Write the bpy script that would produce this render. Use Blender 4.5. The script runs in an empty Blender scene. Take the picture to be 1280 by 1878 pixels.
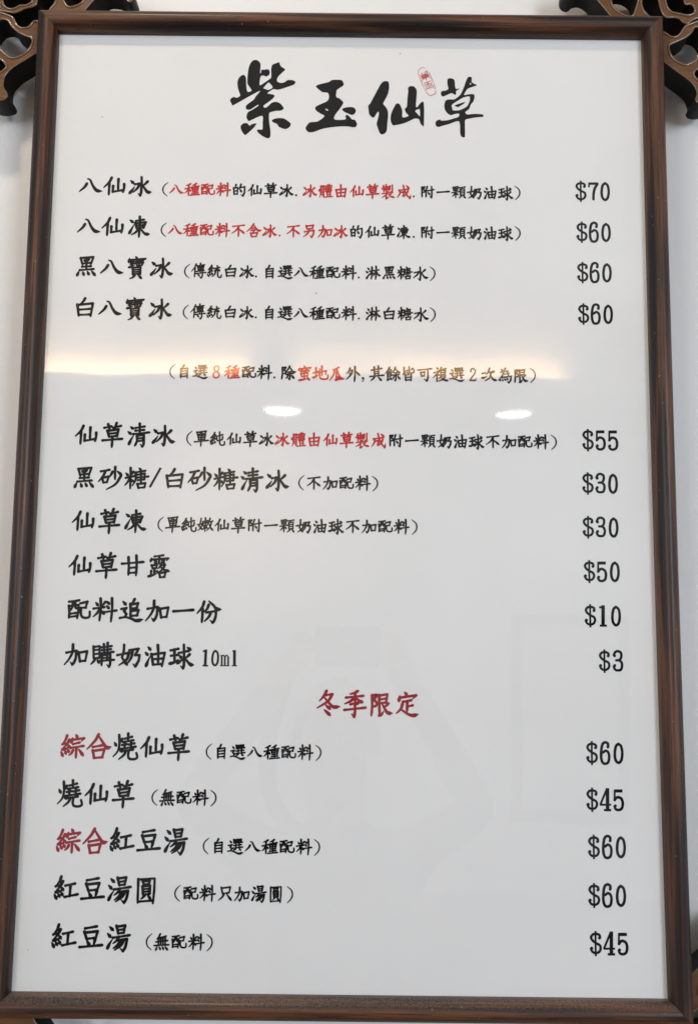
import bpy, bmesh, math, random
from mathutils import Vector, Matrix
from mathutils.geometry import tessellate_polygon

scene = bpy.context.scene
C = scene.collection
random.seed(7)

# ---------------------------------------------------------------- camera
cam_data = bpy.data.cameras.new('camera')
cam_data.sensor_fit = 'VERTICAL'
cam_data.sensor_height = 36.0
cam_data.lens = 36.0
cam_data.clip_start = 0.02
cam_data.clip_end = 60.0
cam_data.dof.use_dof = True
cam_data.dof.focus_distance = 1.03
cam_data.dof.aperture_fstop = 11.0
cam = bpy.data.objects.new('camera', cam_data)
C.objects.link(cam)
right = Vector((0.9999419, -0.00010613, 0.01077833))
up = Vector((-0.01070219, -0.12883124, 0.99160878))
fwd = Vector((-0.00128334, 0.99166653, 0.12882489))
m = Matrix((right, up, -fwd)).transposed().to_4x4()
m.translation = Vector((0.0053, -0.9869, -0.1526))
cam.matrix_world = m
scene.camera = cam

# ---------------------------------------------------------------- light
world = bpy.data.worlds.new('World')
scene.world = world
world.use_nodes = True
bg = world.node_tree.nodes['Background']
bg.inputs['Color'].default_value = (0.85, 0.90, 1.0, 1)
bg.inputs['Strength'].default_value = 0.88

def area(name, loc, target, size, power, col, shape='DISK', size_y=None, spread=None):
    d = bpy.data.lights.new(name, 'AREA')
    d.shape = shape
    d.size = size
    if size_y: d.size_y = size_y
    d.energy = power
    d.color = col
    if spread: d.spread = math.radians(spread)
    o = bpy.data.objects.new(name, d)
    C.objects.link(o)
    o.location = loc
    o.rotation_euler = (Vector(target) - Vector(loc)).to_track_quat('-Z', 'Y').to_euler()
    return o

CEIL = 1.38
area('unseen_side_light', (2.25, -4.1, 0.45), (0.0, 0.0, -0.1), 1.2, 92.0, (0.83, 0.915, 1.0), 'RECTANGLE', 1.7)  # unseen soft source for the cool daylight from the right
area('unseen_side_light', (-2.4, -4.1, 0.45), (0.0, 0.0, -0.1), 1.2, 50.0, (0.98, 0.97, 0.97), 'RECTANGLE', 1.7)  # fill lamp added at the left to lift the ambient, no known window

scene.view_settings.view_transform = 'Standard'
scene.view_settings.look = 'None'
scene.view_settings.gamma = 1.0
scene.view_settings.use_curve_mapping = False
scene.view_settings.exposure = 0.0
scene.cycles.use_denoising = True
scene.cycles.sample_clamp_indirect = 12.0
scene.cycles.caustics_reflective = False
scene.cycles.caustics_refractive = False
scene.cycles.max_bounces = 8
scene.cycles.transparent_max_bounces = 12

# ---------------------------------------------------------------- helpers
def tag(o, label=None, cat=None, group=None, kind=None):
    if label: o['label'] = label
    if cat: o['category'] = cat
    if group: o['group'] = group
    if kind: o['kind'] = kind
    return o

def link_mesh(name, verts, faces, mats, parent=None, smooth=False, mat_ids=None):
    me = bpy.data.meshes.new(name)
    me.from_pydata(verts, [], faces)
    for mm in (mats if isinstance(mats, (list, tuple)) else [mats]):
        me.materials.append(mm)
    if mat_ids:
        me.polygons.foreach_set('material_index', mat_ids)
    if smooth:
        me.polygons.foreach_set('use_smooth', [True] * len(me.polygons))
    me.update()
    o = bpy.data.objects.new(name, me)
    C.objects.link(o)
    if parent: o.parent = parent
    return o

def empty(name, loc):
    o = bpy.data.objects.new(name, None)
    o.location = loc
    o.empty_display_size = 0.05
    C.objects.link(o)
    return o

def box(verts, faces, x0, x1, y0, y1, z0, z1):
    b = len(verts)
    verts += [(x0, y0, z0), (x1, y0, z0), (x1, y1, z0), (x0, y1, z0),
              (x0, y0, z1), (x1, y0, z1), (x1, y1, z1), (x0, y1, z1)]
    for f in ((0, 3, 2, 1), (4, 5, 6, 7), (0, 1, 5, 4), (1, 2, 6, 5), (2, 3, 7, 6), (3, 0, 4, 7)):
        faces.append(tuple(b + i for i in f))

def box_obj(name, dims, mat, parent=None):
    v, f = [], []
    box(v, f, *dims)
    return link_mesh(name, v, f, mat, parent)

# ---------------------------------------------------------------- materials
def new_mat(name):
    mt = bpy.data.materials.new(name)
    mt.use_nodes = True
    nt = mt.node_tree
    return mt, nt, nt.nodes['Principled BSDF']

def N(nt, kind, **kw):
    n = nt.nodes.new(kind)
    for k, v in kw.items():
        if k in n.inputs.keys(): n.inputs[k].default_value = v
        else: setattr(n, k, v)
    return n

def ramp(nt, stops):
    r = nt.nodes.new('ShaderNodeValToRGB')
    el = r.color_ramp.elements
    while len(el) < len(stops): el.new(0.5)
    for e, (p, c) in zip(el, stops):
        e.position = p
        e.color = (c[0], c[1], c[2], 1) if isinstance(c, tuple) else (c, c, c, 1)
    return r

def plain(name, col, rough=0.6, spec=0.5):
    mt, nt, b = new_mat(name)
    b.inputs['Base Color'].default_value = (*col, 1)
    b.inputs['Roughness'].default_value = rough
    b.inputs['Specular IOR Level'].default_value = spec
    return mt

def wall_paint(name, col, bump=0.12, scale=420.0):
    mt, nt, b = new_mat(name)
    tc = N(nt, 'ShaderNodeTexCoord')
    n1 = N(nt, 'ShaderNodeTexNoise', Scale=scale, Detail=4.0, Roughness=0.6)
    n2 = N(nt, 'ShaderNodeTexNoise', Scale=3.0, Detail=5.0)
    nt.links.new(tc.outputs['Object'], n1.inputs['Vector'])
    nt.links.new(tc.outputs['Object'], n2.inputs['Vector'])
    r = ramp(nt, [(0.3, tuple(c * 0.95 for c in col)), (0.7, col)])
    nt.links.new(n2.outputs['Fac'], r.inputs['Fac'])
    nt.links.new(r.outputs['Color'], b.inputs['Base Color'])
    bp = N(nt, 'ShaderNodeBump', Strength=bump, Distance=0.002)
    nt.links.new(n1.outputs['Fac'], bp.inputs['Height'])
    nt.links.new(bp.outputs['Normal'], b.inputs['Normal'])
    b.inputs['Roughness'].default_value = 0.55
    return mt

def frame_wood(name, seed):
    """dark stained ash: long grain along local X, cathedral figures, open pores, a film of dust on ledges"""
    mt, nt, b = new_mat(name)
    L = nt.links.new
    tc = N(nt, 'ShaderNodeTexCoord')
    off = N(nt, 'ShaderNodeVectorMath', operation='ADD')
    off.inputs[1].default_value = (seed * 3.7, seed * 0.31, seed * 0.17)
    L(tc.outputs['Object'], off.inputs[0])
    def stretched(sx, sy, sz):
        mp = N(nt, 'ShaderNodeMapping')
        mp.inputs['Scale'].default_value = (sx, sy, sz)
        L(off.outputs[0], mp.inputs['Vector'])
        return mp
    # growth rings cut by the moulding: bands bent by slow noise
    a = stretched(3.0, 70, 70)
    n0 = N(nt, 'ShaderNodeTexNoise', Scale=1.0, Detail=2.0, Roughness=0.45)
    L(a.outputs[0], n0.inputs['Vector'])
    w = N(nt, 'ShaderNodeMath', operation='MULTIPLY')
    w.inputs[1].default_value = 17.0
    L(n0.outputs['Fac'], w.inputs[0])
    s = N(nt, 'ShaderNodeMath', operation='SINE')
    L(w.outputs[0], s.inputs[0])
    rb = N(nt, 'ShaderNodeMapRange')
    rb.inputs['From Min'].default_value = -1; rb.inputs['From Max'].default_value = 1
    L(s.outputs[0], rb.inputs['Value'])
    # broad stain variation
    c = stretched(2.6, 110, 110)
    n1 = N(nt, 'ShaderNodeTexNoise', Scale=1.0, Detail=3.0)
    L(c.outputs[0], n1.inputs['Vector'])
    # fine fibres
    d = stretched(4, 330, 330)
    n2 = N(nt, 'ShaderNodeTexNoise', Scale=1.0, Detail=4.0, Roughness=0.7)
    L(d.outputs[0], n2.inputs['Vector'])
    # pores: short dark dashes
    e = stretched(28, 1300, 1300)
    n3 = N(nt, 'ShaderNodeTexNoise', Scale=1.0, Detail=1.0)
    L(e.outputs[0], n3.inputs['Vector'])
    m1 = N(nt, 'ShaderNodeMath', operation='MULTIPLY_ADD'); m1.inputs[1].default_value = 0.30; m1.inputs[2].default_value = 0.0
    L(rb.outputs[0], m1.inputs[0])
    m2 = N(nt, 'ShaderNodeMath', operation='MULTIPLY_ADD'); m2.inputs[1].default_value = 0.30
    L(n1.outputs['Fac'], m2.inputs[0]); L(m1.outputs[0], m2.inputs[2])
    m3 = N(nt, 'ShaderNodeMath', operation='MULTIPLY_ADD'); m3.inputs[1].default_value = 0.82
    L(n2.outputs['Fac'], m3.inputs[0]); L(m2.outputs[0], m3.inputs[2])
    cr = ramp(nt, [(0.54, (0.007, 0.0029, 0.0018)), (0.66, (0.018, 0.0066, 0.0032)), (0.76, (0.040, 0.0145, 0.0062)), (0.94, (0.112, 0.041, 0.0165))])
    L(m3.outputs[0], cr.inputs['Fac'])
    pr = ramp(nt, [(0.58, 1.0), (0.66, 0.22)])
    L(n3.outputs['Fac'], pr.inputs['Fac'])
    mx = N(nt, 'ShaderNodeMix', data_type='RGBA', blend_type='MULTIPLY')
    mx.inputs['Factor'].default_value = 0.75
    L(cr.outputs['Color'], mx.inputs['A']); L(pr.outputs['Color'], mx.inputs['B'])
    # dust that has settled on upward ledges
    g = N(nt, 'ShaderNodeNewGeometry')
    sx = N(nt, 'ShaderNodeSeparateXYZ')
    L(g.outputs['Normal'], sx.inputs[0])
    up_r = ramp(nt, [(0.35, 0.0), (0.95, 1.0)])
    L(sx.outputs['Z'], up_r.inputs['Fac'])
    nd = N(nt, 'ShaderNodeTexNoise', Scale=900.0, Detail=3.0, Roughness=0.7)
    L(tc.outputs['Object'], nd.inputs['Vector'])
    ndr = ramp(nt, [(0.42, 0.02), (0.72, 0.5)])
    L(nd.outputs['Fac'], ndr.inputs['Fac'])
    df = N(nt, 'ShaderNodeMath', operation='MULTIPLY')
    L(up_r.outputs['Color'], df.inputs[0]); L(ndr.outputs['Color'], df.inputs[1])
    # stray specks of lint
    nl = N(nt, 'ShaderNodeTexNoise', Scale=330.0, Detail=0.0)
    L(tc.outputs['Object'], nl.inputs['Vector'])
    nlr = ramp(nt, [(0.84, 0.0), (0.88, 0.4)])
    L(nl.outputs['Fac'], nlr.inputs['Fac'])
    dm = N(nt, 'ShaderNodeMath', operation='MAXIMUM')
    L(df.outputs[0], dm.inputs[0]); L(nlr.outputs['Color'], dm.inputs[1])
    md = N(nt, 'ShaderNodeMix', data_type='RGBA')
    L(dm.outputs[0], md.inputs['Factor'])
    L(mx.outputs['Result'], md.inputs['A'])
    md.inputs['B'].default_value = (0.36, 0.31, 0.27, 1)
    L(md.outputs['Result'], b.inputs['Base Color'])
    rr = N(nt, 'ShaderNodeMapRange')
    rr.inputs['To Min'].default_value = 0.34; rr.inputs['To Max'].default_value = 0.6
    L(n2.outputs['Fac'], rr.inputs['Value'])
    L(rr.outputs[0], b.inputs['Roughness'])
    b.inputs['Coat Weight'].default_value = 0.12
    b.inputs['Specular IOR Level'].default_value = 0.32
    b.inputs['Coat Roughness'].default_value = 0.22
    bp = N(nt, 'ShaderNodeBump', Strength=0.35, Distance=0.0006)
    ad = N(nt, 'ShaderNodeMath', operation='SUBTRACT')
    L(n2.outputs['Fac'], ad.inputs[0]); L(n3.outputs['Fac'], ad.inputs[1])
    L(ad.outputs[0], bp.inputs['Height'])
    L(bp.outputs['Normal'], b.inputs['Normal'])
    return mt

def carved_wood():
    mt, nt, b = new_mat('carved_satin_wood')
    L = nt.links.new
    tc = N(nt, 'ShaderNodeTexCoord')
    mp = N(nt, 'ShaderNodeMapping')
    mp.inputs['Scale'].default_value = (30, 30, 260)
    L(tc.outputs['Object'], mp.inputs['Vector'])
    n = N(nt, 'ShaderNodeTexNoise', Scale=1.0, Detail=4.0, Roughness=0.6)
    L(mp.outputs[0], n.inputs['Vector'])
    r = ramp(nt, [(0.3, (0.085, 0.038, 0.016)), (0.75, (0.165, 0.076, 0.032))])
    L(n.outputs['Fac'], r.inputs['Fac'])
    L(r.outputs['Color'], b.inputs['Base Color'])
    n2 = N(nt, 'ShaderNodeTexNoise', Scale=1400.0, Detail=2.0)
    L(tc.outputs['Object'], n2.inputs['Vector'])
    bp = N(nt, 'ShaderNodeBump', Strength=0.15, Distance=0.0005)
    L(n2.outputs['Fac'], bp.inputs['Height'])
    L(bp.outputs['Normal'], b.inputs['Normal'])
    b.inputs['Roughness'].default_value = 0.36
    b.inputs['Specular IOR Level'].default_value = 0.3
    return mt

def sheet_paper():
    mt, nt, b = new_mat('menu_paper')
    L = nt.links.new
    tc = N(nt, 'ShaderNodeTexCoord')
    n = N(nt, 'ShaderNodeTexNoise', Scale=6.0, Detail=4.0)
    L(tc.outputs['Object'], n.inputs['Vector'])
    r = ramp(nt, [(0.3, (0.765, 0.762, 0.755)), (0.7, (0.80, 0.797, 0.79))])
    L(n.outputs['Fac'], r.inputs['Fac'])
    v = N(nt, 'ShaderNodeTexVoronoi', Scale=17.0)
    L(tc.outputs['Object'], v.inputs['Vector'])
    vr = ramp(nt, [(0.010, 0.45), (0.020, 1.0)])
    L(v.outputs['Distance'], vr.inputs['Fac'])
    mx = N(nt, 'ShaderNodeMix', data_type='RGBA', blend_type='MULTIPLY')
    mx.inputs['Factor'].default_value = 1.0
    L(r.outputs['Color'], mx.inputs['A']); L(vr.outputs['Color'], mx.inputs['B'])
    L(mx.outputs['Result'], b.inputs['Base Color'])
    b.inputs['Roughness'].default_value = 0.7
    b.inputs['Specular IOR Level'].default_value = 0.15
    return mt

def glass_pane():
    mt = bpy.data.materials.new('picture_glass')
    mt.use_nodes = True
    nt = mt.node_tree
    nt.nodes.clear()
    L = nt.links.new
    out = N(nt, 'ShaderNodeOutputMaterial')
    tr = N(nt, 'ShaderNodeBsdfTransparent')
    gl = N(nt, 'ShaderNodeBsdfAnisotropic')
    gl.inputs['Roughness'].default_value = 0.03
    fr = N(nt, 'ShaderNodeFresnel', IOR=1.72)
    ge = N(nt, 'ShaderNodeNewGeometry')
    inv = N(nt, 'ShaderNodeMath', operation='SUBTRACT')
    inv.inputs[0].default_value = 1.0
    L(ge.outputs['Backfacing'], inv.inputs[1])
    mu = N(nt, 'ShaderNodeMath', operation='MULTIPLY')
    L(fr.outputs[0], mu.inputs[0]); L(inv.outputs[0], mu.inputs[1])
    # the pane is not perfectly flat
    tc = N(nt, 'ShaderNodeTexCoord')
    n = N(nt, 'ShaderNodeTexNoise', Scale=7.0, Detail=1.0)
    L(tc.outputs['Object'], n.inputs['Vector'])
    bp = N(nt, 'ShaderNodeBump', Strength=0.05, Distance=0.01)
    L(n.outputs['Fac'], bp.inputs['Height'])
    L(bp.outputs['Normal'], gl.inputs['Normal'])
    mx = N(nt, 'ShaderNodeMixShader')
    L(mu.outputs[0], mx.inputs[0]); L(tr.outputs[0], mx.inputs[1]); L(gl.outputs[0], mx.inputs[2])
    L(mx.outputs[0], out.inputs['Surface'])
    return mt

def emitter(name, col, strength):
    mt, nt, b = new_mat(name)
    b.inputs['Base Color'].default_value = (0.8, 0.8, 0.8, 1)
    b.inputs['Emission Color'].default_value = (*col, 1)
    b.inputs['Emission Strength'].default_value = strength
    return mt

M_WALL = wall_paint('white_wall_paint', (0.74, 0.735, 0.725))
M_CEIL = wall_paint('ceiling_paint', (0.40, 0.39, 0.37), 0.05, 200.0)
M_FLOOR = plain('floor_tile', (0.10, 0.09, 0.08), 0.5)
M_PAPER = sheet_paper()
M_BLACK = plain('black_ink', (0.0045, 0.004, 0.0045), 0.7, 0.1)
M_RED = plain('red_ink', (0.50, 0.020, 0.020), 0.6, 0.2)
M_DARKRED = plain('dark_red_ink', (0.29, 0.020, 0.026), 0.6, 0.2)
M_GLASS = glass_pane()
M_CARVED = carved_wood()
M_SHADED_SIDE = plain('shaded_side_black', (0.007, 0.0055, 0.0045), 0.45, 0.12)  # near-black fretwork sides: their shade is put into the colour
M_BEAD = plain('rubbed_edge', (0.15, 0.085, 0.045), 0.2, 0.9)
M_BACK = plain('backing_board', (0.18, 0.12, 0.07), 0.8)
INK = [M_BLACK, M_RED, M_DARKRED]
INK_ID = {'k': 0, 'r': 1, 'd': 2}
GLYPHS = {
'八':(9.5,'p -153,-88 -242,57 -439,244;n -129,-289 -29,-236 96,12 253,196 463,226'),
'仙':(9.5,'p -123,-352 -210,-161 -424,67;s -209,-120 -206,70 -216,370;s 151,-287 147,-70 149,175;s -54,1 -58,232;h -63,245 360,167;s 383,-78 384,91 345,260'),
'冰':(9.5,'d -382,-227 -269,-119;r -407,290 -324,180 -227,30;h -213,-79 -32,-114;p -42,-100 -98,69 -272,256;g 39,-381 57,-123 45,231 11,394 -74,308;p 291,-202 194,-97 102,-28;n 87,-55 189,107 304,241 453,239'),
'凍':(9,'d -365,-273 -244,-182;r -378,271 -295,99 -212,-74;h -132,-238 186,-301;s 13,-422 31,-109 4,430;s -156,-148 -92,77;z -141,-134 264,-193 185,58;h -91,-42 214,-73;h -87,55 172,25;p -16,82 -126,233 -291,335;n 72,94 181,229 284,301 434,300'),
'黑':(9,'s -236,-372 -150,-83;z -243,-372 265,-418 182,-121;d -98,-305 -54,-238;p 99,-335 42,-232;h -152,-141 180,-179;s 2,-374 3,85;h -170,-8 186,-36;h -257,132 299,82;d -288,190 -356,365;d -128,206 -78,341;d 52,187 119,319;d 221,168 365,343'),
'寶':(8,'d -86,-448 -26,-374;d -332,-371 -359,-207;g -329,-309 308,-371 216,-282;h -292,-228 -146,-250;h -278,-140 -143,-162;s -224,-236 -216,-38;r -340,-3 -116,-84;p -30,-313 -87,-210;h -54,-244 210,-281;h -99,-162 230,-207;s 66,-290 68,-76;z -29,-129 -20,-68 176,-97;s 187,-165 177,-87;s -194,2 -181,308;z -193,16 125,-22 131,288;h -166,104 116,80;h -162,189 119,169;h -159,274 123,250;p -99,324 -177,410 -287,463;d 30,306 171,447'),
'白':(9.5,'p -16,-401 -86,-271 -210,-151;s -312,-139 -242,326;z -301,-126 298,-197 231,331;h -249,71 232,25;h -233,282 225,256'),
'清':(9,'d -324,-325 -222,-246;d -415,-130 -301,-40;r -369,359 -285,168 -200,21;h -139,-283 223,-350;h -135,-174 210,-214;s 25,-457 40,-92;h -221,-41 405,-114;s -65,19 -63,238 -140,422;g -65,26 200,-21 203,326 154,455 69,357;h -60,136 180,108;h -56,242 184,210'),
'砂':(9,'h -377,-281 -40,-347;p -195,-297 -295,-70 -459,122;s -319,-33 -260,167;z -312,-26 -65,-80 -122,148;h -260,160 -122,140;p 80,-275 30,-165 -57,-43;s 175,-459 177,-221 187,27;d 270,-288 433,-144;p 415,-114 210,217 -136,429'),
'糖':(8.5,'d -426,-222 -334,-124;p -136,-283 -179,-181;h -429,-32 -114,-108;s -251,-428 -237,-70 -240,386;p -264,-15 -349,132 -453,261;d -207,21 -131,111;d 85,-421 162,-338;h -91,-247 326,-325;p -47,-255 -42,37 -160,276;h 41,-165 313,-212;z 306,-212 308,15;h 9,-48 456,-97;h 50,54 304,18;s 164,-276 175,162;s 37,201 81,372;z 38,208 347,164 317,332;h 80,357 317,332'),
'草':(9.5,'h -321,-277 -43,-339;s -177,-422 -114,-233;h 31,-287 328,-362;p 153,-475 81,-255;s -193,-167 -124,83;z -192,-154 235,-224 192,70;h -139,-44 202,-81;h -118,73 191,37;h -372,223 391,152;s 7,81 7,261 -3,483'),
'甘':(9,'h -411,-74 411,-151;s -170,-324 -143,2 -149,354;s 131,-393 156,-2 139,364;h -127,86 149,54;h -135,282 157,253'),
'露':(8.2,'h -178,-366 162,-416;d -289,-300 -323,-169;g -297,-248 353,-298 279,-199;s 10,-382 3,-88;d -187,-194 -89,-172;d -174,-119 -76,-100;d 88,-229 212,-227;d 92,-154 206,-136;s -278,-29 -231,91;z -278,-20 -74,-55 -95,76;h -234,91 -95,70;s -165,100 -166,338;h -161,220 -57,196;s -286,189 -285,372;r -382,396 -214,345 -61,271;p 94,-89 50,16 -35,98;h 90,-24 232,-65;p 233,-52 136,129 -38,261;n 60,22 201,138 426,201;s 27,270 57,433;z 27,270 264,229 229,412;h 57,433 229,412'),
'配':(9,'h -396,-304 -10,-362;s -395,-151 -370,121 -381,307;z -381,-133 -28,-189 -33,91 -65,319;p -259,-315 -252,-140 -330,43;c -156,-322 -143,-89 -65,-59;h -330,151 -112,118;h -364,271 -55,231;z 29,-246 303,-314 242,-106;h 54,-76 255,-88;c 69,-78 71,142 127,265 271,300 398,247 404,65'),
'料':(9,'d -361,-281 -274,-170;p -5,-311 -74,-219 -123,-167;h -442,-54 -23,-116;s -191,-438 -167,-89 -204,398;p -201,-49 -306,120 -443,251;d -128,27 -33,148;d 56,-329 154,-227;d 53,-164 145,-61;h -41,78 433,8;s 240,-451 262,-42 233,430'),
'追':(9.5,'d -324,-333 -203,-213;z -377,-47 -172,-94 -271,29 -175,144 -224,228;h -415,290 -197,243;n -249,236 13,311 210,386 459,331;p 117,-429 64,-324 -10,-233;s -36,-246 -20,13 -21,246;z -22,-220 253,-275 204,-88;h 10,-70 216,-98;z 14,18 279,-16 228,186;h 21,207 241,184'),
'加':(9.5,'p -127,-374 -134,-102 -247,158 -424,385;h -365,-68 20,-143;g 5,-135 -2,129 -48,272 -122,377 -204,274;s 92,-84 167,278;z 101,-68 419,-129 364,224;h 158,249 364,226'),
'一':(10.5,'h -367,17 381,-43'),
'份':(9.5,'p -196,-360 -265,-152 -457,88;s -249,-75 -252,158 -268,417;p -23,-246 -81,-90 -193,28;n -16,-380 146,-235 281,-94 463,-67;h -107,45 279,-16;g 264,-8 253,178 208,334 147,433 40,336;p 59,51 -4,207 -171,383'),
'購':(8.5,'s -345,-311 -321,158;z -339,-287 -117,-329 -103,130;h -322,-172 -129,-194;h -315,-22 -123,-45;h -317,133 -117,110;p -274,184 -342,275 -421,361;d -186,183 -109,306;h -50,-278 342,-334;h -25,-175 321,-215;s 43,-400 76,-91;s 183,-453 190,-92;h -77,-58 421,-116;s 179,-92 184,204;s -13,0 -15,400;g -4,18 303,-24 305,332 271,448 177,359;h 13,124 290,95;h -86,233 448,180'),
'奶':(9.5,'c -189,-385 -194,-152 -254,93;d -262,86 -50,362;h -430,5 22,-91;p 5,-72 -83,181 -363,383;z 11,-181 369,-244 240,-3 420,-5;g 410,-5 382,202 267,422 168,323;p 140,-182 94,102 -63,349'),
'油':(9.5,'d -273,-309 -180,-203;d -372,-109 -276,-6;r -330,396 -275,233 -200,54;s 88,-384 117,-47 118,335;s -143,-44 -65,359;z -133,-29 360,-105 267,401;h -86,145 323,110;h -71,347 279,318'),
'球':(9.5,'h -415,-194 -124,-259;h -398,8 -133,-29;s -276,-226 -256,263;r -438,302 -280,257 -111,139;h -105,-100 277,-187;g 75,-414 102,106 97,351 71,474 -30,383;d -83,-5 4,92;r -142,277 -38,199 97,121;p 304,-56 225,28 141,90;n 136,99 265,257 360,333 473,337;d 211,-309 337,-224'),
'冬':(9.5,'p -82,-461 -167,-289 -343,-82;h -115,-296 141,-340;p 141,-334 -28,-68 -430,186;n -166,-221 7,-17 179,138 446,128;d -102,80 63,222;d -152,258 65,454'),
'季':(9.5,'p 102,-463 -10,-394 -191,-347;h -341,-212 323,-288;s 7,-394 10,-34;p -26,-205 -162,-84 -387,22;n 43,-206 163,-105 325,-28;h -167,40 147,-36;p 140,-26 79,23 11,68;g 4,68 13,291 -20,510 -123,395;h -398,251 409,156'),
'限':(9.5,'s -345,-314 -342,90 -373,449;c -345,-294 -167,-330 -258,-151 -165,-32 -188,71 -256,106;s -78,-324 -58,422;z -78,-300 230,-355 191,-26;h -53,-160 197,-191;h -51,-10 188,-47;r -72,446 20,400 98,283;p 274,-10 189,83 121,136;n 34,-7 166,238 270,349 438,354'),
'定':(9.5,'d -106,-433 -20,-335;d -293,-294 -333,-99;g -310,-229 333,-329 187,-180;h -179,-77 143,-139;s -8,-103 -15,267;h 1,92 199,49;p -188,-5 -255,191 -422,357;n -231,215 3,370 202,432 414,379'),
'綜':(9,'p -222,-389 -280,-216 -385,-73;h -384,-60 -275,-95;p -126,-236 -222,-62 -370,95;r -381,133 -254,101 -107,32;d -195,-49 -106,53;d -424,216 -353,378;d -282,171 -230,291;d -176,118 -130,234;d 112,-419 173,-317;d -12,-296 -62,-123;g -40,-226 426,-294 315,-171;h 18,-72 258,-132;h -80,71 417,-10;s 149,50 141,432;p 27,154 -35,271 -120,342;d 242,126 414,348'),
'合':(9.5,'p -36,-443 -168,-204 -452,103;n -20,-374 144,-131 280,43 460,15;h -236,28 102,-37;s -236,157 -173,445;z -230,175 200,106 128,406;h -181,433 140,403'),
'燒':(8.8,'d -413,-150 -343,-23;p -123,-284 -173,-188 -225,-133;p -248,-431 -224,-92 -286,180 -449,377;d -209,57 -136,200;h -26,-293 248,-369;s 94,-482 97,-210;h -91,-170 302,-240;h -119,-53 64,-90;s -28,-163 -22,63;h 130,-77 345,-126;s 214,-201 215,25;h -146,86 394,-2;h -110,170 300,105;p 31,154 -50,313 -233,470;c 139,142 120,352 178,446 342,463 464,394 425,231'),
'紅':(9.5,'p -185,-462 -243,-279 -376,-118;h -376,-112 -245,-146;p -112,-297 -210,-114 -368,71;r -367,94 -203,52 -80,-9;d -176,-87 -88,24;d -413,180 -324,335;d -282,146 -211,258;d -169,91 -107,210;h -19,-142 339,-219;s 169,-168 156,240;h -29,262 447,161'),
'豆':(9.8,'h -219,-339 208,-417;s -241,-219 -147,45;z -230,-190 242,-245 176,15;h -155,25 175,-12;d -135,91 -36,266;p 161,41 110,247;h -398,319 424,237'),
'湯':(9.3,'d -321,-404 -197,-286;d -395,-168 -277,-40;r -383,346 -307,186 -208,29;s -78,-440 -7,-176;z -67,-413 240,-460 197,-201;h -29,-295 202,-324;h -7,-176 197,-204;h -193,-24 416,-121;p 14,-56 -47,67 -185,178;g -30,67 325,13 277,278 191,445 80,340;p 86,65 -8,215 -168,350;p 207,47 115,231 -122,409'),
'圓':(8.6,'s -298,-404 -297,444;z -297,-384 304,-434 299,13 267,451;h -282,398 280,351;s -136,-336 -92,-214;z -129,-320 128,-349 100,-233;h -98,-214 106,-237;s -139,-148 -116,150;z -138,-141 148,-177 148,131;h -118,-42 130,-71;h -114,51 134,25;h -110,144 138,121;p -36,166 -100,233 -176,307;d 63,165 178,306'),
'種':(9,'p -105,-385 -251,-313 -398,-259;h -450,-47 -55,-129;s -226,-296 -232,396;p -264,-43 -331,109 -459,240;d -176,-9 -96,103;p 256,-414 134,-335 2,-270;h -45,-150 424,-240;s -12,-105 38,140;z -19,-98 376,-152 335,101;h 28,10 333,-28;h 37,129 335,91;s 170,-307 168,349;h -13,253 355,206;h -106,377 451,321'),
'自':(9.5,'p -8,-421 -65,-298 -158,-184;s -203,-191 -193,395;z -192,-163 224,-231 204,391;h -183,-26 185,-65;h -180,139 188,100;h -177,307 191,275'),
'選':(8.5,'d -339,-319 -242,-208;z -422,-48 -195,-103 -315,46 -208,143 -301,256;h -434,275 -259,238;n -294,242 -47,316 200,408 459,328;s -112,-392 -98,-202;z -112,-367 98,-394 82,-299;h -100,-287 82,-306;h -98,-202 119,-233;s 151,-405 161,-212;z 151,-388 333,-418 321,-320;h 160,-300 321,-320;h 161,-205 399,-257;h -106,-44 338,-109;s 15,-148 26,98;s 208,-167 212,61;h -191,107 411,30;p 9,133 -67,194 -154,240;d 202,110 309,214'),
'的':(9.5,'p -192,-356 -254,-213;s -347,-138 -305,305;z -347,-117 -102,-176 -103,290;h -309,81 -120,49;h -305,279 -116,260;p 114,-389 61,-208 -53,-68;h 62,-152 341,-224;g 341,-219 347,134 244,402 113,300;d 51,-44 153,128'),
'體':(7.8,'s -308,-328 -287,-113;z -307,-311 -92,-344 -115,-141;h -289,-221 -125,-240;d -373,-134 -414,18;g -389,-77 -45,-129 -100,-20;p -315,4 -310,241 -380,423;g -301,25 -121,1 -123,376 -210,326;h -291,133 -127,109;h -289,240 -125,217;s 11,-323 29,-65;z 12,-298 377,-362 352,-77;h 27,-186 350,-215;h 29,-65 352,-95;s 131,-398 137,-75;s 238,-421 236,-76;h 0,26 388,-26;s 75,94 99,223;z 75,103 312,65 293,204;h 99,227 293,204;d 108,270 144,356;p 302,242 265,355;h -57,419 438,361'),
'由':(9.5,'s -33,-401 -20,345;s -325,-95 -234,399;z -316,-74 295,-154 223,394;h -256,132 234,79;h -235,365 230,321'),
'製':(8.3,'p -287,-398 -337,-276;h -328,-268 50,-333;h -400,-164 95,-238;s -129,-451 -120,32;s -273,-105 -262,33;z -273,-96 28,-143 13,-13;s 118,-376 114,-109;g 264,-443 266,-59 204,49 129,-14;h -373,142 290,53;d -65,1 -12,73;p -84,139 -189,274 -389,401;s -117,217 -112,463;r -129,476 -36,423 62,344;p 188,149 103,223;n 16,151 156,309 416,383'),
'成':(9.3,'h -312,-83 324,-185;p -261,-105 -244,111 -398,380;g -223,59 0,9 -26,259 -111,303;c -38,-431 55,-65 211,243 378,414;r 379,440 407,340 426,211;p 258,-55 167,149 -32,354;d 157,-403 319,-249'),
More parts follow.
